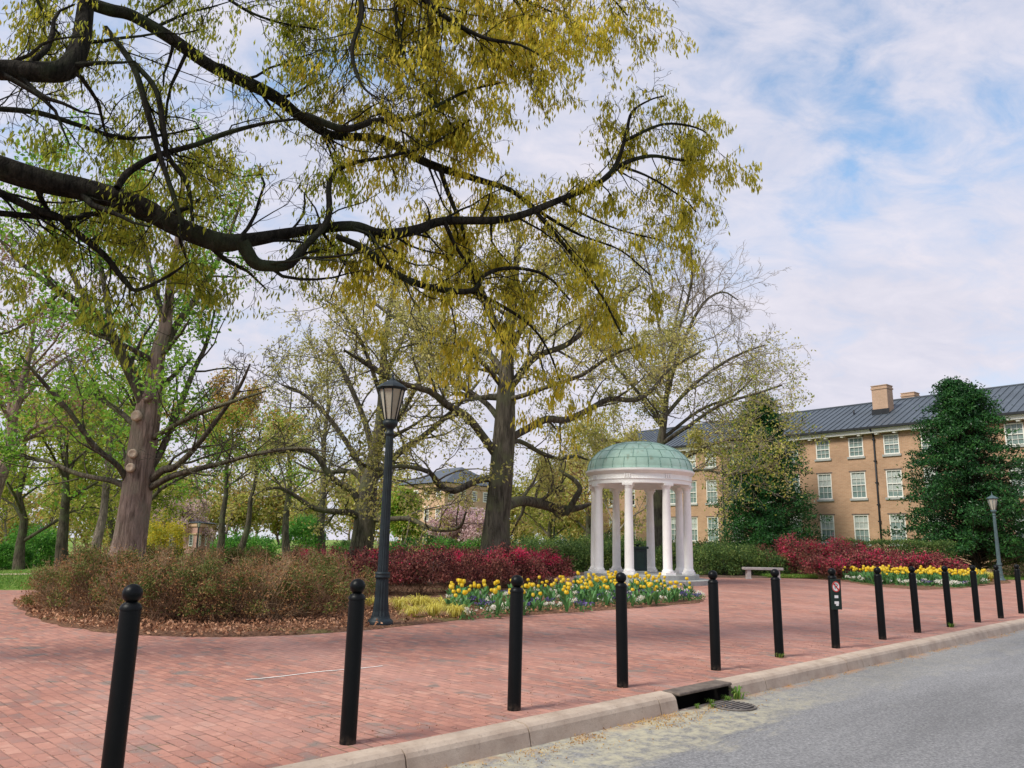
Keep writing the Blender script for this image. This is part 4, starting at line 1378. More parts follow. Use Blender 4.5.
# ------------------------------------------------------------------ forked tree behind the lamp
SF = Plan(n=(7, 5, 4), lr=(.45, .5, .5), ang=((30, 75), (25, 70), (20, 65)), t0=(.22, .2, .15), wander=(.18, .24, .26), trop=(.05, .04, .03), nseg=(6, 5, 4), rr=.42, minr=.011)
SF.dens, SF.abs0 = 1.5, (1.4, 4.0)
fbb = foot(360, 33)
limbsF = [px_limb([(358, 572, 34), (360, 556, 24), (364, 530, 22), (366, 505, 21), (371, 472, 16), (378, 440, 12), (382, 400, 9), (384, 350, 7), (389, 310, 5), (396, 275, 3)], 33)]
limbsF += traced(
    ([(362, 520, 6.8), (352, 513, 6.8), (341, 512, 6.0), (316, 509, 5.1), (297, 497, 4.2), (280, 488, 3.4), (262, 490, 2.5)], 33, 30),
    ([(364, 510, 7.6), (351, 490, 6.8), (332, 478, 6.0), (316, 456, 5.1), (300, 450, 4.2), (280, 452, 3.4), (258, 456, 1.7)], 33, 31),
    ([(367, 490, 6.0), (354, 472, 5.1), (332, 472, 4.2), (312, 470, 2.5), (295, 462, 1.7)], 33, 35),
    ([(372, 520, 6.0), (391, 519, 5.1), (410, 519, 5.1), (429, 528, 5.1), (445, 530, 4.2), (460, 527, 3.4), (466, 512, 1.7)], 33, 30),
    ([(370, 482, 8.5), (385, 468, 7.6), (402, 450, 6.8), (422, 437, 6.0), (447, 416, 5.1), (465, 398, 3.4), (480, 380, 2.5)], 33, 36),
    ([(374, 460, 7.6), (366, 425, 6.0), (352, 390, 5.1), (340, 365, 4.2), (325, 340, 2.5)], 33, 34),
    ([(376, 450, 6.0), (400, 415, 5.1), (420, 380, 4.2), (432, 350, 2.5)], 33, 31),
    ([(369, 480, 6.0), (345, 440, 5.1), (322, 410, 4.2), (300, 392, 3.4), (282, 385, 1.7)], 33, 32),
    ([(382, 400, 5.1), (365, 350, 4.2), (345, 315, 3.4), (325, 300, 1.7)], 33, 30.5),
    ([(383, 380, 5.1), (400, 345, 4.2), (415, 310, 3.4), (430, 285, 1.7)], 33, 35),
)
tree('oak_tree', 'forked grey tree standing directly behind the near lamp post', fbb, limbsF, SF, 64, M['bark_grey'], M['twig_grey'],
     [(M['leaf_olive'], .95, .15, .13, .5, .25, None)], sub=3, thick=.045)


# ------------------------------------------------------------------ other trees of the grove
def grove_tree(name, label, px, Y, top_py, lean, tw, half_px, seed, barkm, twigm, crowns, nl=7, low=.35, group=None, S=None, fork=False):
    rng = random.Random(seed)
    b = foot(px, Y)
    top = at(px + lean, top_py, Y + rng.uniform(-1, 1))
    H = top.z - b.z
    r0 = tw * .5 * Y / F
    ax = []
    for i in range(8):
        t = i / 7
        p = b.lerp(top, t) + Vector((rng.gauss(0, .010), rng.gauss(0, .010), 0)) * H * (1 if 0 < i < 7 else 0)
        p.x += (top.x - b.x) * .25 * math.sin(t * math.pi)
        ax.append(p)
    ax.insert(0, b + Vector((0, 0, -.3)))
    rad = [r0 * 1.55] + [r0 * (1.15 if i == 0 else (1 - .92 * (i / 7) ** .9)) for i in range(8)]
    limbs = [(ax, [max(.015, r) for r in rad])]
    W = half_px * Y / F
    for k in range(nl):
        t = low + (.88 - low) * (k + rng.random() * .6) / nl
        f = 1 + t * 7
        i = int(f)
        p = ax[i].lerp(ax[min(8, i + 1)], f - i)
        rr = r0 * (1 - .92 * t ** .9) * .45
        az = k * 2.4 + rng.uniform(-.4, .4)
        reach = W * (1.0 - .45 * max(0, (t - .55) / .45)) * rng.uniform(.75, 1.1)
        rise = H * rng.uniform(.16, .34)
        d = Vector((math.cos(az), math.sin(az), 0))
        q1 = p + d * reach * .35 + Vector((0, 0, rise * .45))
        q2 = p + d * reach * .7 + Vector((0, 0, rise * .75))
        q3 = p + d * reach + Vector((0, 0, rise * rng.uniform(.8, 1.15)))
        j = lambda: Vector((rng.gauss(0, .05), rng.gauss(0, .05), rng.gauss(0, .05))) * reach
        limbs.append(([p, q1 + j(), q2 + j(), q3], [rr, rr * .75, rr * .5, rr * .22]))
    S = S or Plan(n=(6, 4.5, 3.5), lr=(.48, .52, .5), ang=((25, 65), (25, 65), (20, 60)), t0=(.25, .15, .15), wander=(.16, .2, .22), trop=(.07, .06, .04), nseg=(5, 4, 3), rr=.5, minr=.00042 * Y)
    return tree(name, label, b, limbs, S, seed, barkm, twigm, crowns, group, sub=2, thick=.0016 * Y)


lf = lambda m, k=1.5, sp=.2, sz=.17, asp=.55, dr=.2, keep=None: (M[m], k * 1.4, sp, sz, asp, dr, keep)
grove_tree('maple_tree', 'leaning trunk tree with reddish buds at the left frame edge', -24, 26, 300, 62, 20, 75, 101, M['bark_pink'], M['twig_pale'], [lf('leaf_red', 1.5, .16, .10)], 8, .38)
grove_tree('elm_tree', 'dark trunked tree with yellow green leaves on the lawn left of the peeling trunk', 66, 38, 395, 8, 13, 75, 102, M['bark_brown'], M['twig_grey'], [lf('leaf_lime', 1.5, .3, .2)], 8, .36)
grove_tree('elm_tree', 'slender leaning pale trunk just left of the peeling trunk', 98, 36, 380, 22, 11, 40, 103, M['bark_pale'], M['twig_pale'], [lf('leaf_lime', 1.0, .25, .18)], 7, .4)
grove_tree('elm_tree', 'grey trunked tree standing close behind the peeling trunk', 141, 25, 330, 14, 15, 70, 104, M['bark_grey'], M['twig_grey'], [lf('leaf_fresh', 1.0, .2, .14)], 8, .22)
grove_tree('maple_tree', 'twin stemmed grey tree with orange spring crown', 220, 52, 412, 14, 8, 60, 105, M['bark_brown'], M['twig_grey'], [lf('leaf_orange', 1.7, .25, .2, .6, .1, lambda p: p.z > 7), lf('leaf_lime', .5, .3, .2)], 8, .45)
grove_tree('maple_tree', 'right leaning tree with orange and lime crown beside the twin stemmed one', 237, 45, 418, 26, 8, 62, 106, M['bark_brown'], M['twig_grey'], [lf('leaf_orange', .9, .25, .18, .6, .1, lambda p: p.z > 7.5), lf('leaf_lime', .8, .25, .18), lf('leaf_fresh', .5, .25, .18)], 8, .45)
grove_tree('ash_tree', 'bare thin grey tree between the orange crowns and the forked tree', 288, 56, 380, 4, 8, 48, 107, M['bark_grey'], M['twig_grey'], [lf('leaf_olive', .5, .25, .18)], 8, .3)
grove_tree('ash_tree', 'slim bare tree left of the forked tree', 322, 62, 350, 6, 9, 50, 108, M['bark_grey'], M['twig_grey'], [lf('leaf_olive', .5, .25, .2)], 8, .3)
grove_tree('maple_tree', 'lime green tree far back near the tan brick hall', 403, 84, 498, 2, 5, 11, 109, M['bark_brown'], M['twig_grey'], [lf('leaf_lime', 3.0, .4, .34), lf('leaf_fresh', 1.2, .4, .3)], 8, .15)
grove_tree('cherry_tree', 'pale pink blossoming tree in front of the tan brick hall', 466, 88, 518, 0, 5, 27, 110, M['bark_brown'], M['twig_grey'], [lf('leaf_pink', 4.0, .42, .32, .7, .1)], 9, .12)
grove_tree('elm_tree', 'yellowish bushy tree right of the central oak trunk', 548, 78, 470, 4, 7, 42, 111, M['bark_brown'], M['twig_grey'], [lf('leaf_lime', .9, .45, .3), lf('leaf_olive', 1.4, .45, .3)], 9, .12)
grove_tree('elm_tree', 'brownish twiggy tree under the long low limb of the central oak', 590, 70, 455, -3, 8, 40, 112, M['bark_brown'], M['twig_brown'], [lf('leaf_orange', .5, .4, .22), lf('leaf_olive', .8, .4, .25)], 9, .12)
grove_tree('ash_tree', 'pale thin tree showing between the left rotunda columns', 612, 60, 440, 4, 6, 35, 113, M['bark_grey'], M['twig_pale'], [lf('leaf_olive', .8, .3, .22)], 8, .2)
grove_tree('elm_tree', 'tall hazy lime tree filling the gap behind the leaning trunk', 22, 62, 400, 6, 10, 70, 114, M['bark_brown'], M['twig_grey'], [lf('leaf_lime', 2.0, .5, .32)], 9, .15)
grove_tree('elm_tree', 'lime tree far behind the peeling trunk', 116, 70, 415, -2, 9, 60, 115, M['bark_brown'], M['twig_grey'], [lf('leaf_lime', 2.2, .5, .34)], 9, .12)
grove_tree('cherry_tree', 'faint pinkish tree by the small pink house', 182, 128, 505, 2, 5, 26, 116, M['bark_brown'], M['twig_grey'], [lf('leaf_pink', 1.6, .4, .3), lf('leaf_olive', .6, .4, .3)], 8, .15)

# far wood: one mass of twiggy trees that closes the view
rng = random.Random(77)
tubes, tips = [], []
SW = Plan(n=(7, 4), lr=(.5, .5), ang=((20, 60), (20, 60)), t0=(.15, .15), wander=(.15, .2), trop=(.08, .06), nseg=(4, 3), rr=.5, minr=.05)
for k in range(64):
    px = -160 + k * 13.6 + rng.uniform(-9, 9)
    Y = rng.uniform(125, 165)
    b = foot(px, Y)
    H = rng.uniform(9, 17) if px < 380 else rng.uniform(7, 11)
    ax = [b + Vector((rng.gauss(0, .3), 0, H * i / 5)) for i in range(6)]
    rad = [.32, .27, .22, .16, .11, .06]
    tubes.append((ax, rad))
    sub_ = [(ax, rad)]
    for i in range(5):
        t = 1 + rng.random() * 3
        p = ax[int(t)]
        q = path(rng, p, Vector((rng.gauss(0, 1), rng.gauss(0, 1), .9)).normalized(), H * .45, 5, .15, .06)
        sub_.append((q, [.14, .12, .1, .08, .06, .05]))
    for p_, r_ in sub_:
        if p_ is not ax:
            tubes.append((p_, r_))
        sprout(rng, p_, r_, 0, SW, tubes, tips)
wood = thing('far_woods', None, None, (0, 0, 0))
wood['kind'] = 'stuff'
link('branches', tube_mesh('branches', tubes, (0, 0, 0), 3), M['twig_pale'], wood)
link('crown', leaf_mesh('crown', scatter(tips, 1.5, .7, 5), .6, .6, 5, .1), M['leaf_olive'], wood)
link('crown', leaf_mesh('crown', scatter(tips, .4, .7, 6), .6, .6, 6, .1), M['leaf_orange'], wood)
link('crown', leaf_mesh('crown', scatter([p for p in tips if p.x < 8], .9, .7, 7), .6, .6, 7, .1), M['leaf_lime'], wood)


# ------------------------------------------------------------------ dark broadleaf evergreens by the long building
def evergreen(name, label, px, Y, base_py, top_py, half_px, seed, nclump=520, per=62):
    rng = random.Random(seed)
    b = foot(px, Y)
    H = at(px, top_py, Y).z
    Wd = half_px * Y / F
    root = thing(name, label, 'tree', b)
    axis = [Vector((rng.gauss(0, .05) * i, rng.gauss(0, .05) * i, H * i / 8 - .1)) for i in range(9)]
    rad = [.26, .24, .21, .18, .15, .11, .08, .05, .02]
    tubes = [smooth_path(axis, rad, 2)]
    prof = [(0.10, .6), (.15, .98), (.28, 1.0), (.45, .9), (.6, .74), (.74, .56), (.86, .40), (.94, .28), (1.0, .10)]
    ctr = []

    def width(t):
        for (t0, w0), (t1, w1) in zip(prof[:-1], prof[1:]):
            if t0 <= t <= t1:
                return w0 + (w1 - w0) * (t - t0) / (t1 - t0)
        return .1
    nb = nclump // 5
    for k in range(nb):
        t = .11 + .87 * ((k + rng.random()) / nb) ** 1.15
        az = k * 2.39996 + rng.uniform(-.5, .5)
        reach = Wd * width(t) * rng.uniform(.72, 1.16)
        side = rng.uniform(-.5, .5)
        for j in range(6):
            f = .38 + .62 * (j + rng.random() * .5) / 5.5
            r_, a_ = reach * f, az + side * (f - .4) * .8 + rng.gauss(0, .10)
            z = t * H + .10 * H * (1 - f) * .3 - .07 * reach * f * f + rng.gauss(0, .07)
            ctr.append((Vector((math.cos(a_) * r_, math.sin(a_) * r_, z)), f))
    for k in range(nclump // 4):                            # inner foliage
        t = .12 + .8 * rng.random()
        az, r_ = rng.uniform(0, 6.28), Wd * width(t) * rng.uniform(.1, .55)
        ctr.append((Vector((math.cos(az) * r_, math.sin(az) * r_, t * H)), .4))
    for sx in range(5):                                    # loose leading shoots
        az, rr = rng.uniform(0, 6.28), rng.uniform(.1, .32) * Wd
        for j in range(4):
            ctr.append((Vector((math.cos(az) * rr, math.sin(az) * rr, H * (.93 + .022 * j * rng.uniform(.6, 1.3)))), -1))
    P = []
    g = np.random.default_rng(seed)
    for c, f in ctr:
        z = c.z - max(.3, .32 * (c.xy.length))
        a = Vector((0, 0, max(.4, z)))
        mid = a.lerp(c, .55) + Vector((0, 0, -.1))
        tubes.append(([a, mid, c], [.035, .022, .01]))
        n = per if f >= 0 else 12
        s = (.22 + .10 * rng.random()) if f >= 0 else .10
        q = g.normal(size=(n, 3)) * [s, s, s * .38] + [c.x, c.y, c.z]
        P.append(q)
    P = np.concatenate(P)
    P = P[P[:, 2] > .9]
    link('trunk', tube_mesh('trunk', tubes, (0, 0, 0)), M['bark_brown'], root)
    link('crown', leaf_mesh('crown', P, .175, .45, seed, .18), M['leaf_magnolia'], root)
    return root


evergreen('magnolia_tree', 'dark green evergreen tree in front of the building at right, behind the faded lamp', 974, 45, 556, 381, 70, 201, 680)
evergreen('magnolia_tree', 'dark green evergreen tree between the rotunda and the visible part of the long building', 766, 57, 552, 396, 50, 202, 720)


# ------------------------------------------------------------------ shrubs
def shrub(name, label, cat, rx, ry, h, seed, leaves, stems, stemm, nclump=60, per=40, cs=.10, stem_r=.007, group=None, flat=.35, low=.05, twigs=2):
    """leaves: list of (material, share, size, aspect, up, zmin); a dome of leaf clumps carried by many thin stems"""
    rng = random.Random(seed)
    g = np.random.default_rng(seed)
    root = thing(name, label, cat, (0, 0, 0), 0, group)
    ctr, tubes = [], []
    for k in range(nclump):
        az = rng.uniform(0, 6.283)
        el = math.asin(rng.uniform(low, 1.0))
        lump = 1 + .28 * mnoise.noise(Vector((math.cos(az) * 1.7, math.sin(az) * 1.7, el * 2 + seed * 3.7)))
        f = lump * rng.uniform(.62, 1.0) ** .6
        z = math.sin(el) ** (1 - flat * .6)
        ctr.append(Vector((rx * math.cos(az) * math.cos(el) ** flat * f, ry * math.sin(az) * math.cos(el) ** flat * f, h * z * f)))
    for k in range(stems):
        c = rng.choice(ctr)
        b = Vector((rng.gauss(0, rx * .28), rng.gauss(0, ry * .28), -.03))
        m1 = b.lerp(c, .4) + Vector((rng.gauss(0, .05), rng.gauss(0, .05), .08 * h))
        m2 = b.lerp(c, .75) + Vector((rng.gauss(0, .04), rng.gauss(0, .04), .04))
        e = c + Vector((rng.gauss(0, .05), rng.gauss(0, .05), rng.uniform(0, .12) * h))
        tubes.append(([b, m1, m2, e], [stem_r, stem_r * .85, stem_r * .6, stem_r * .3]))
        for j in range(twigs):
            s = m1.lerp(e, rng.random())
            tubes.append((path(rng, s, (c - b).normalized() + gauss(rng) * .5, h * rng.uniform(.15, .35), 3, .3, .05), [stem_r * .5, stem_r * .45, stem_r * .35, stem_r * .2]))
    link('stems', tube_mesh('stems', tubes, (0, 0, 0), 3), M[stemm], root)
    T = np.array([tuple(c) for c in ctr])
    for i, (mt, share, size, asp, up, zmin) in enumerate(leaves):
        n = int(nclump * per * share)
        idx = g.integers(0, len(T), n)
        if i > 0:
            idx = (idx // 4) * 4 % len(T)                   # later kinds sit together in patches
        P = T[idx] + g.normal(size=(n, 3)) * cs
        P = P[P[:, 2] > max(.02, zmin * h)]
        link('blossoms' if 'blossom' in mt or mt == 'leaf_pinkred' else 'foliage', leaf_mesh('foliage', P, size, asp, seed * 3 + i, 0, up), M[mt], root)
    return root


def put(proto, first, x, y, z=0, rz=0, s=(1, 1, 1), label=None):
    o = proto if first else copy_tree(proto)
    o.location = (x, y, z)
    o.rotation_euler = (0, 0, rz)
    o.scale = s
    if label:
        o['label'] = label
    return o


def place(protos, spots, seed, sj=.14):
    rng = random.Random(seed)
    used = set()
    for i, (p, sc3) in enumerate(spots):
        k = i % len(protos) if len(spots) <= len(protos) else rng.randrange(len(protos))
        s = sc3 * rng.uniform(1 - sj, 1 + sj)
        put(protos[k], k not in used, p[0], p[1], p[2] if len(p) > 2 else .02, rng.uniform(0, 6.28), (s, s, sc3 * rng.uniform(1 - sj, 1 + sj)))
        used.add(k)
    for k, pr in enumerate(protos):
        if k not in used:
            for ch in list(pr.children):
                bpy.data.objects.remove(ch)
            bpy.data.objects.remove(pr)


gA = 'twiggy brown azaleas in the leaf strewn bed'
azl = [shrub('azalea_shrub', 'twiggy brown azalea shrub with sparse olive leaves in the leaf strewn left bed', 'shrub', .78, .78, 1.0, 300 + i,
             [('leaf_brown', .55, .05, .42, .25, .12), ('leaf_moss', (.35, .6, .9)[i], .052, .5, .2, .2)], 170, ('twig_tan', 'twig_tan', 'twig_brown')[i], 90, 40, .08, .0062, gA, .4, .0, 4) for i in range(3)]
spots = []
for px, py in [(60, 612), (98, 617), (138, 621), (178, 623), (220, 623), (262, 622), (302, 619), (336, 613), (64, 599), (100, 601), (142, 603), (186, 604), (228, 604), (270, 604), (310, 601), (90, 590), (130, 590), (172, 590), (214, 590), (256, 590), (298, 588), (150, 580), (200, 580), (250, 580)]:
    q = ground(px, py)
    spots.append(((q.x, q.y, .02), 1.0 if px > 80 else .8))
place(azl, spots, 9)

gR = 'maroon shrubs behind the tulips and the near lamp'
red = [shrub('maroon_shrub', 'dense maroon leaved shrub behind the near tulip bed', 'shrub', .85, .85, 1.02, 320 + i,
             [('leaf_maroon', .85, .075, .5, .2, .34), ('leaf_pinkred', .05, .055, .6, .2, .75)], 60, 'twig_brown', 110, 62, .085, .007, gR, .4, .0, 2) for i in range(2)]
spots = [(ground(px, py), 1.0) for px, py in [(352, 594), (386, 596), (420, 596), (454, 594), (488, 592), (520, 589), (548, 586), (372, 586), (410, 586), (450, 585), (490, 583), (525, 580), (330, 586)]]
place(red, [((p.x, p.y, .02), s) for p, s in spots], 10, .1)
hot = shrub('maroon_shrub', 'maroon shrub flecked with hot pink blossom among the near maroon shrubs', 'shrub', .8, .8, 1.05, 331,
            [('leaf_maroon', .6, .075, .5, .2, .34), ('leaf_pinkred', 1.5, .055, .6, .2, .62)], 60, 'twig_brown', 100, 60, .085, .007, gR, .4, .0, 2)
for i, (px, py, s) in enumerate([(312, 584, 1.0), (503, 589, 1.14), (535, 586, 1.1), (462, 589, 1.04), (388, 582, 1.0)]):
    q = ground(px, py)
    put(hot, i == 0, q.x, q.y, .02, i * 1.3, (s, s, s))

gF = 'maroon shrubs behind the far tulip bed'
fr = [shrub('maroon_shrub', 'low maroon shrub with red tips in the clipped row behind the far tulips', 'shrub', 1.0, .9, 1.05, 340 + i,
            [('leaf_maroon', .75, .11, .55, .2, .3), ('leaf_pinkred', .22, .09, .6, .2, .55)], 50, 'twig_brown', 100, 40, .12, .01, gF, .4, .0, 1) for i in range(2)]
spots = [(at(px, 556, Y), s) for px, Y, s in [(826, 37.6, .95), (846, 38.6, 1.0), (868, 38.6, 1.05), (890, 38.4, 1.05), (910, 38.2, 1.05), (930, 38.2, 1.05), (948, 38.6, .9), (838, 40, 1.15), (860, 40, 1.15), (882, 40, 1.15), (904, 40, 1.15), (925, 40, 1.15)]]
place(fr, [((p.x, p.y, .02), s) for p, s in spots], 12, .08)
fr2_ = [shrub('loropetalum_shrub', 'tall loose pink and maroon shrub right behind the stone bench', 'shrub', 1.2, 1.1, 1.75, 350 + i,
              [('leaf_maroon', .62, .10, .5, .2, .0), ('leaf_pinkred', (.3, .55)[i], .10, .5, .2, .3), ('leaf_red', .3, .09, .5, .2, .3)], 60, 'twig_brown', 120, 36, .13, .01, 'pink and maroon shrubs behind the bench', .4, .0, 2) for i in range(2)]
spots = [(at(px, 556, Y), s) for px, Y, s in [(775, 40.4, .9), (798, 40, 1.0), (822, 40.5, 1.0), (844, 42, 1.0), (866, 43, .9)]]
place(fr2_, [((p.x, p.y, .05), s) for p, s in spots], 13, .08)

gG = 'dark green shrubs along the back of the paving'
gsh = [shrub('green_shrub', 'dark green leafy shrub in the planting along the back of the paving', 'shrub', 1.15, 1.0, 1.5, 360 + i,
             [('leaf_hedge', 1.0, .11, .5, .2, .0)], 50, 'twig_grey', 110, 42, .13, .01, gG, .4, .0, 1) for i in range(2)]
spots = [(at(px, 556, Y), s) for px, Y, s in [(700, 39.2, .9), (722, 39.5, 1.0), (744, 39.6, 1.0), (690, 41.5, 1.1), (712, 42, 1.1), (734, 42, 1.1), (756, 42, 1.1), (768, 39.8, .8),
                                           (560, 40, .9), (583, 40, 1.0), (606, 40.5, 1.0), (630, 41, .95), (652, 41, 1.0), (674, 40.6, 1.0), (540, 46, 1.1), (520, 52, 1.2), (566, 48, 1.2), (594, 47, 1.2), (620, 46, 1.2), (645, 46, 1.2), (668, 45, 1.2)]]
place(gsh, [((p.x, p.y, 0), s) for p, s in spots], 14, .1)
gD = 'dark green shrubs far behind the maroon shrubs'
spots = [(at(px, 550, Y), s) for px, Y, s in [(405, 66, 1.0), (440, 62, 1.1), (452, 58, .9), (478, 60, 1.1), (345, 60, .8), (392, 56, .8)]]
gs2 = shrub('green_shrub', 'dark green shrub far behind the maroon shrubs near the brick hall', 'shrub', 1.25, 1.1, 1.7, 371, [('leaf_green', .6, .16, .5, .2, .0), ('leaf_hedge', .6, .16, .5, .2, .0)], 40, 'twig_grey', 90, 34, .16, .012, gD, .4, .0, 1)
for i, (p, s) in enumerate(spots):
    put(gs2, i == 0, p.x, p.y, gz(p.x, p.y) - .05, i * 1.7, (s, s, s))


def hedge(name, label, a, b, wd, h, seed, mt, size=.10, per_m2=420):
    a, b = Vector(a), Vector(b)
    d = b - a
    L = d.length
    g = np.random.default_rng(seed)
    root = thing(name, label, 'hedge', a, math.atan2(d.y, d.x))
    n = int(L * (2 * h + wd) * per_m2)
    x = g.random(n) * L
    s = g.random(n) * (2 * h + wd)
    y = np.where(s < h, -wd / 2, np.where(s < h + wd, s - h - wd / 2, wd / 2))
    z = np.where(s < h, s, np.where(s < h + wd, h, 2 * h + wd - s))
    bump = np.array([mnoise.noise(Vector((q * .9, seed, e * .9))) for q, e in zip(x, s)]) * .10
    P = np.stack([x, y * (1 + bump), z * (1 + bump * .7)], 1) + g.normal(size=(n, 3)) * .06
    P = P[P[:, 2] > .02]
    tubes = []
    rng = random.Random(seed)
    for _ in range(int(L * 14)):
        q = Vector((rng.uniform(0, L), rng.uniform(-.3, .3) * wd, -.02))
        tubes.append((path(rng, q, Vector((rng.gauss(0, .3), rng.gauss(0, .3), 1)).normalized(), h * .95, 4, .2, .05), [.014, .012, .01, .007, .004]))
    link('stems', tube_mesh('stems', tubes, (0, 0, 0), 3), M['twig_brown'], root)
    link('foliage', leaf_mesh('foliage', P, size, .5, seed, 0, .2), M[mt], root)
    return root


pa, pb = at(838, 556, 46.5), at(956, 556, 42.5)
hedge('hedge', 'clipped green hedge between the maroon row and the brick building', (pa.x, pa.y, 0), (pb.x, pb.y, 0), 1.1, 1.85, 401, 'leaf_hedge')
pa, pb = at(985, 556, 44.2), at(1075, 556, 43.0)
hedge('hedge', 'clipped dark green hedge under the right hand evergreen behind the faded lamp', (pa.x, pa.y, 0), (pb.x, pb.y, 0), 1.2, 1.6, 402, 'leaf_hedge')

# odd bushes
q = foot(8, 66)
cb_ = shrub('clipped_bush', 'round clipped bright green bush on the far left lawn', 'bush', 1.9, 1.9, 2.2, 411, [('leaf_green', 1.0, .15, .5, .1, .0)], 40, 'twig_grey', 420, 40, .09, .012, None, .5, .0, 0)
cb_.location = q
q = foot(34, 78)
cb_ = shrub('evergreen_bush', 'loose tall green bush behind the round clipped one', 'bush', 2.3, 2.2, 3.9, 412, [('leaf_green', 1.0, .24, .5, 0, .0)], 40, 'twig_grey', 200, 42, .35, .02, None, .4, .0, 1)
cb_.location = q
q = foot(161, 46)
cb_ = shrub('forsythia_bush', 'bright yellow flowering bush right of the peeling trunk', 'bush', 1.15, 1.1, 2.7, 413, [('leaf_yellow', 1.2, .13, .5, 0, .2), ('leaf_lime', .4, .13, .5, 0, .1)], 60, 'twig_grey', 120, 30, .16, .012, None, .4, .0, 1)
cb_.location = q
q = foot(303, 62)
cb_ = shrub('evergreen_bush', 'green conical evergreen bush left of the forked tree', 'bush', 1.6, 1.5, 3.2, 414, [('leaf_green', 1.0, .2, .4, 0, .0)], 40, 'twig_grey', 150, 36, .2, .012, None, .9, .0, 1)
cb_.location = q
q = foot(246, 70)
cb_ = shrub('evergreen_bush', 'low spreading bright green bush under the orange crowned trees', 'bush', 2.6, 1.8, 1.5, 415, [('leaf_green', 1.0, .24, .5, 0, .0)], 40, 'twig_grey', 180, 36, .3, .012, None, .4, .0, 1)
cb_.location = q
q = at(578, 556, 52)
cb_ = shrub('spring_bush', 'yellow green rounded bush behind the lamp left of the rotunda', 'bush', 1.6, 1.5, 2.0, 416, [('leaf_lime', .6, .14, .5, 0, .0), ('leaf_hedge', .5, .14, .5, 0, .0)], 40, 'twig_grey', 110, 34, .16, .012, None, .4, .0, 1)
cb_.location = (at(540, 556, 60).x, 60, 0)


# ------------------------------------------------------------------ tulips, pansies, golden grass
def tulip_meshes(seed):
    rng = random.Random(seed)
    fol = MB()
    h = rng.uniform(.30, .38)
    tilt = Vector((rng.uniform(-.04, .04), rng.uniform(-.04, .04), h))
    fol.tube((0, 0, 0), tilt, .005, 5)
    for k in range(7):
        a = k * 2 * math.pi / 7 + rng.uniform(-.4, .4)
        d = Vector((math.cos(a), math.sin(a), 0))
        s = Vector((-d.y, d.x, 0))
        L = rng.uniform(.20, .32)
        wd = rng.uniform(.022, .034)
        out_ = rng.uniform(.25, .6)
        P = [d * .01, d * (out_ * L * .35) + Vector((0, 0, L * .5)), d * (out_ * L * .8) + Vector((0, 0, L * .85)), d * (out_ * L * 1.15) + Vector((0, 0, L * .95))]
        W = [.6, 1, .75, .05]
        V = []
        for p, w_ in zip(P, W):
            V += [p - s * wd * w_, p + s * wd * w_]
        fol.add(V, [(2 * i, 2 * i + 1, 2 * i + 3, 2 * i + 2) for i in range(3)], True)
    blo = MB()
    R0, BH = rng.uniform(.034, .043), rng.uniform(.075, .095)
    for k in range(6):
        a = k * math.pi / 3
        rr = R0 * (1 if k % 2 else .88)
        V = []
        for t, f in ((0, .25), (.25, .95), (.6, 1.0), (.88, .78), (1.0, .52)):
            hw_ = (.15, .62, .66, .42, .06)[(0, .25, .6, .88, 1.0).index(t)]
            for sgn in (-1, 0, 1):
                b = a + sgn * hw_
                V.append(tilt + Vector((math.cos(b) * rr * f * (1 + .06 * (sgn == 0)), math.sin(b) * rr * f * (1 + .06 * (sgn == 0)), t * BH)))
        blo.add(V, [(i * 3 + j, i * 3 + j + 1, i * 3 + j + 4, i * 3 + j + 3) for i in range(4) for j in range(2)], True)
    return fol.mesh('foliage'), blo.mesh('bloom')


TM = [tulip_meshes(i) for i in range(5)]
for f_, b_ in TM:
    f_.materials.append(M['tulip_leaf'])
    b_.materials.append(M['tulip'])


def tulip(p, rng, label, group, s):
    f_, b_ = TM[rng.randrange(len(TM))]
    r = thing('tulip', label, 'tulip', p, rng.uniform(0, 6.28), group)
    s *= rng.uniform(.78, 1.15)
    r.scale = (s * 1.1, s * 1.1, s)
    link('foliage', f_, None, r)
    link('bloom', b_, None, r)


def pansy_meshes(seed, mt):
    g = np.random.default_rng(seed)
    fp = g.normal(size=(70, 3)) * [.07, .07, .03] + [0, 0, .06]
    fp[:, 2] = np.abs(fp[:, 2])
    me1 = leaf_mesh('foliage', fp, .06, .5, seed, 0, .3)
    bp_ = g.normal(size=(16, 3)) * [.075, .075, .02] + [0, 0, .15]
    me2 = leaf_mesh('blossoms', np.repeat(bp_, 3, 0), .048, .9, seed + 1, 0, .1)
    me1.materials.append(M['tulip_leaf'])
    me2.materials.append(M[mt])
    return me1, me2


PM = {'white': pansy_meshes(1, 'pansy_white'), 'purple': pansy_meshes(2, 'pansy_purple')}


def pansy(p, rng, colr, label, group, s):
    a, b = PM[colr]
    r = thing('pansy_plant', label, 'pansies', p, rng.uniform(0, 6.28), group)
    r.scale = (s,) * 3
    link('foliage', a, None, r)
    link('blossoms', b, None, r)


rng = random.Random(44)


def in_poly(x, y, poly):
    c = False
    for i in range(len(poly)):
        x1, y1 = poly[i]
        x2, y2 = poly[i - 1]
        if (y1 > y) != (y2 > y) and x < (x2 - x1) * (y - y1) / (y2 - y1) + x1:
            c = not c
    return c


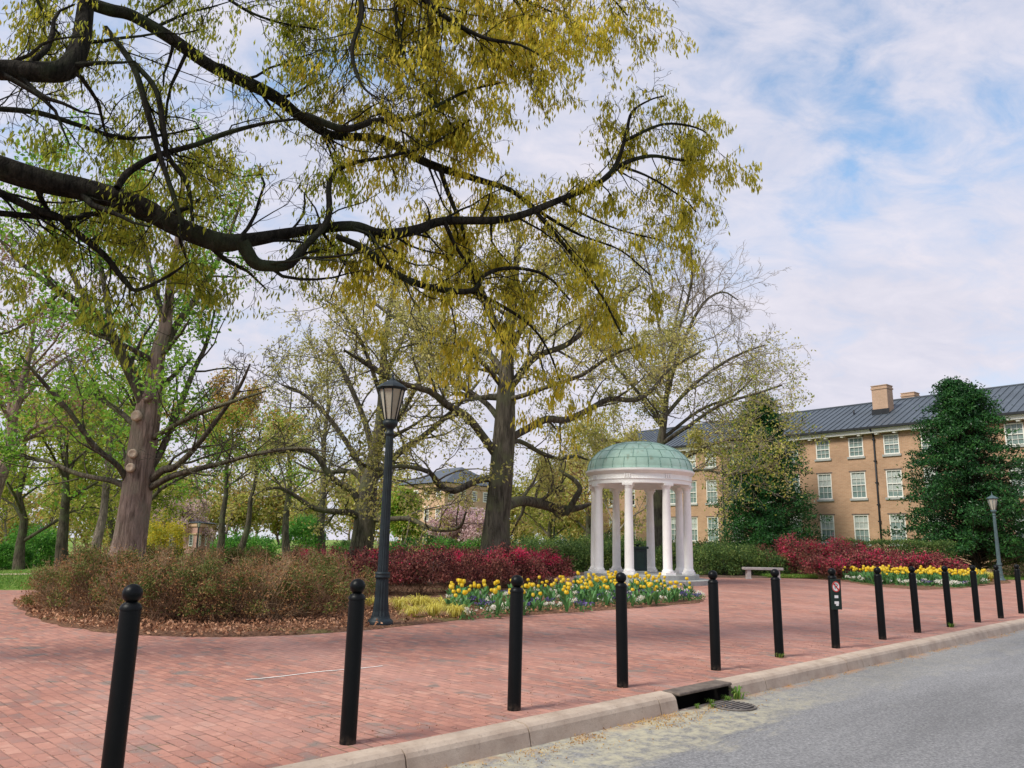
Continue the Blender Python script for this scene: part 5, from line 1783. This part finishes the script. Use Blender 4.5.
bedpx = [(442, 612), (452, 601), (500, 597), (560, 591), (610, 588), (660, 589), (700, 598), (704, 601), (660, 606), (610, 610), (560, 614.5), (500, 619), (452, 621)]
bw = [ground(x, y).xy for x, y in bedpx]
bx = [p.x for p in bw]
by = [p.y for p in bw]
n = 0
while n < 185:
    x, y = rng.uniform(min(bx), max(bx)), rng.uniform(min(by), max(by))
    if in_poly(x, y, bw):
        tulip((x, y, .04), rng, 'yellow tulip in the curved flower bed in front of the rotunda', 'yellow tulips in the near bed', 1.12)
        n += 1
n = 0
while n < 175:
    x, y = rng.uniform(min(bx), max(bx)), rng.uniform(min(by), max(by))
    if in_poly(x, y, bw):
        k = 'purple' if mnoise.noise(Vector((x * 1.4, y * 1.4, 3))) > .12 else 'white'
        pansy((x, y, .045), rng, k, ('violet pansies low among the near yellow tulips' if k == 'purple' else 'white pansies low among the near yellow tulips'), k + ' pansies in the near bed', rng.uniform(.7, 1.05))
        n += 1
bx_ = [p.xy for p in bedB]
cand = []
while len(cand) < 250:
    px, Y = rng.uniform(834, 984), rng.uniform(32.4, 37.4)
    q = at(px, 556, Y)
    if in_poly(q.x, q.y, bx_) and in_poly(q.x - .3, q.y - .45, bx_) and mnoise.noise(Vector((q.x * .6, q.y, 1))) > -.35:
        cand.append(q)
cand.sort(key=lambda q: q.y + .5 * q.x)
for q in cand[:112]:
    tulip((q.x, q.y, .04), rng, 'yellow tulip in the far flower bed below the clipped maroon row', 'yellow tulips in the far bed', 1.4)
rest = thing('tulips', None, None)                     # past the three hundredth: the ones farthest back, as one mass
rest['kind'] = 'stuff'
for part, i in (('foliage', 0), ('bloom', 1)):
    mb = MB()
    r2 = random.Random(6)
    for q in cand[112:]:
        src = TM[r2.randrange(5)][i]
        k = 1.4 * r2.uniform(.8, 1.15)
        rm = Matrix.Rotation(r2.uniform(0, 6.28), 3, 'Z')
        mb.add([rm @ (v.co * k) + Vector((q.x, q.y, .04)) for v in src.vertices], [tuple(p.vertices) for p in src.polygons], True)
    mb.build(part, M['tulip_leaf'] if i == 0 else M['tulip'], rest)
n = 0
while n < 120:
    px, Y = rng.uniform(834, 984), rng.uniform(31.5, 36.5)
    q = at(px, 556, Y)
    if in_poly(q.x, q.y, bx_) and in_poly(q.x - .2, q.y - .3, bx_):
        k = 'purple' if mnoise.noise(Vector((q.x * .9, q.y * .9, 8))) > .25 else 'white'
        pansy((q.x, q.y, .04), rng, k, ('violet pansies low among the far yellow tulips' if k == 'purple' else 'white pansies low among the far yellow tulips'), k + ' pansies in the far bed', rng.uniform(1.0, 1.4))
        n += 1


def grass_tuft(name, label, cat, mt, n, L, wd, seed, group=None, spread=.05, lean=.75):
    g = np.random.default_rng(seed)
    root = thing(name, label, cat, (0, 0, 0), 0, group)
    a = g.random(n) * 6.283
    ln = L * (.6 + .6 * g.random(n))
    ou = lean * g.random(n) ** .7
    base = np.stack([np.cos(a), np.sin(a), 0 * a], 1) * (g.random(n) * spread)[:, None]
    d = np.stack([np.cos(a), np.sin(a), 0 * a], 1)
    s = np.stack([-np.sin(a), np.cos(a), 0 * a], 1) * wd
    up_ = np.array([0, 0, 1.0])
    p1 = base + d * (ln * ou * .35)[:, None] + up_ * (ln * .62)[:, None]
    p2 = base + d * (ln * ou * .85)[:, None] + up_ * (ln * (.85 - .25 * ou))[:, None]
    p3 = base + d * (ln * ou * 1.25)[:, None] + up_ * (ln * (.80 - .55 * ou))[:, None]
    V = np.stack([base - s, base + s, p1 - s, p1 + s, p2 - s * .7, p2 + s * .7, p3 - s * .1, p3 + s * .1], 1).reshape(-1, 3)
    i0 = np.arange(n) * 8
    Q = np.concatenate([np.stack([i0 + k, i0 + k + 1, i0 + k + 3, i0 + k + 2], 1) for k in (0, 2, 4)])
    link('blades', quads('blades', V, Q), M[mt], root)
    return root


gp = grass_tuft('golden_grass', 'tuft of golden yellow sedge in mulch beside the near lamp post', 'ornamental grass', 'grass_gold', 240, .30, .006, 5, 'golden sedge tufts by the near lamp', .11, 1.15)
for i, (px, py, s) in enumerate([(400, 612, 1.0), (419, 611, 1.1), (433, 618, .95), (412, 619, .8), (371, 609, .8), (455, 619, .9), (442, 612, 1.0), (427, 610, .8)]):
    q = ground(px, py)
    put(gp, i == 0, q.x, q.y, .04, i * 1.1, (s, s, s))
gp2 = grass_tuft('golden_grass', 'tuft of golden yellow sedge at the right tip of the far tulip bed', 'ornamental grass', 'grass_gold', 160, .5, .012, 6, 'golden sedge tufts in the far bed', .12)
for i, (px, py, s) in enumerate([(968, 583, 1.1), (976, 582, 1.2), (984, 582, 1.1), (980, 579, 1.1), (990, 582, 1.0), (972, 579, 1.1)]):
    q = ground(px, py)
    put(gp2, i == 0, q.x, q.y, .04, i * 1.1, (s, s, s))

# weeds by the drain and at bollard feet
wd_ = grass_tuft('weed', 'small green weed growing beside the storm drain', 'weed', 'grass_green', 30, .10, .006, 8, 'weeds around the storm drain', .04, .9)
wl_ = [uv(D1 + .02, KV0 - .06, -.147), uv(D0 + .55, KV0 - .03, -.147), uv(D0 + .8, KV0 - .05, -.147), uv(D0 + .25, KV0 - .05, -.147), uv(D1 - .15, KV0 - .04, -.147), uv(D0 + .4, KV0 - .12, -.147)]
for i, p in enumerate(wl_):
    put(wd_, i == 0, p.x, p.y, p.z, i * 2.0, ((1.4, .7, .6, .5, .7, .5)[i],) * 3)
w6 = grass_tuft('weed', 'tiny green weed at the foot of the bollard in front of the bench', 'weed', 'grass_green', 40, .08, .004, 9, None, .06, .9)
w6.location = bp[6] + Vector((-.02, -.05, 0))
w10 = grass_tuft('weed', 'tiny green weed at the foot of a bollard right of the no parking plate', 'weed', 'grass_green', 40, .10, .005, 10, None, .06, .9)
w10.location = bp[10] + Vector((-.02, -.05, 0))

# loose litter and grass that nobody could count
g = np.random.default_rng(3)
pts = []
rng = random.Random(8)
pol = [p.xy for p in bedA]
bx = [p.x for p in pol]
by = [p.y for p in pol]
while len(pts) < 15000:
    x, y = rng.uniform(min(bx), max(bx)), rng.uniform(min(by), 19)
    if in_poly(x, y, pol) and rng.random() < (1.0 if x < -2.2 else .22):
        pts.append((x, y, rng.uniform(.045, .10)))
tag(link('leaf_litter', leaf_mesh('leaf_litter', pts, .058, .6, 9, .1, .15), M['leaf_litter']), kind='stuff')
pts = []
for _ in range(2600):
    u = rng.gauss(6.0, 1.0) if rng.random() < .6 else rng.uniform(1, 24)
    v = KV0 - abs(rng.gauss(0, .09 if u > 8.3 else .2)) - .02
    if mnoise.noise(Vector((u * 1.5, v * 4, 0))) > -.1:
        p = uv(u, v, -.144)
        pts.append(tuple(p))
tag(link('fallen_catkins', leaf_mesh('fallen_catkins', pts, .022, .4, 10, .05, .04), M['litter_gold']), kind='stuff')
pts = []
for _ in range(1800):
    u, v = rng.uniform(-2, 16), KV1 + abs(rng.gauss(0, 1.1)) + .02
    p = uv(u, v, .003)
    if p.y > 3:
        pts.append(tuple(p))
tag(link('pavement_litter', leaf_mesh('pavement_litter', pts, .02, .35, 12, .05, .03), M['leaf_litter']), kind='stuff')
pts = []
for _ in range(26000):
    px = rng.uniform(-60, 120)
    Y = 20.8 * (4.2 ** rng.random())
    p = foot(px, Y)
    if p.x < -10 - .0 * Y:
        pts.append((p.x, p.y, p.z - .03))
tag(link('grass', leaf_mesh('grass', pts, .13, .16, 14, 0, .9), M['grass_green']), kind='stuff')
pts = []
for _ in range(9000):
    x, y = rng.uniform(12.4, 15.3), rng.uniform(37.9, 40.2)
    pts.append((x, y, .05))
for _ in range(9000):
    x, y = rng.uniform(25.5, 33), rng.uniform(42, 45)
    pts.append((x, y, .0))
tag(link('grass', leaf_mesh('grass', pts, .14, .16, 15, 0, .9), M['grass_green']), kind='stuff')
print('faces', sum(len(o.data.polygons) for o in bpy.data.objects if o.type == 'MESH'))
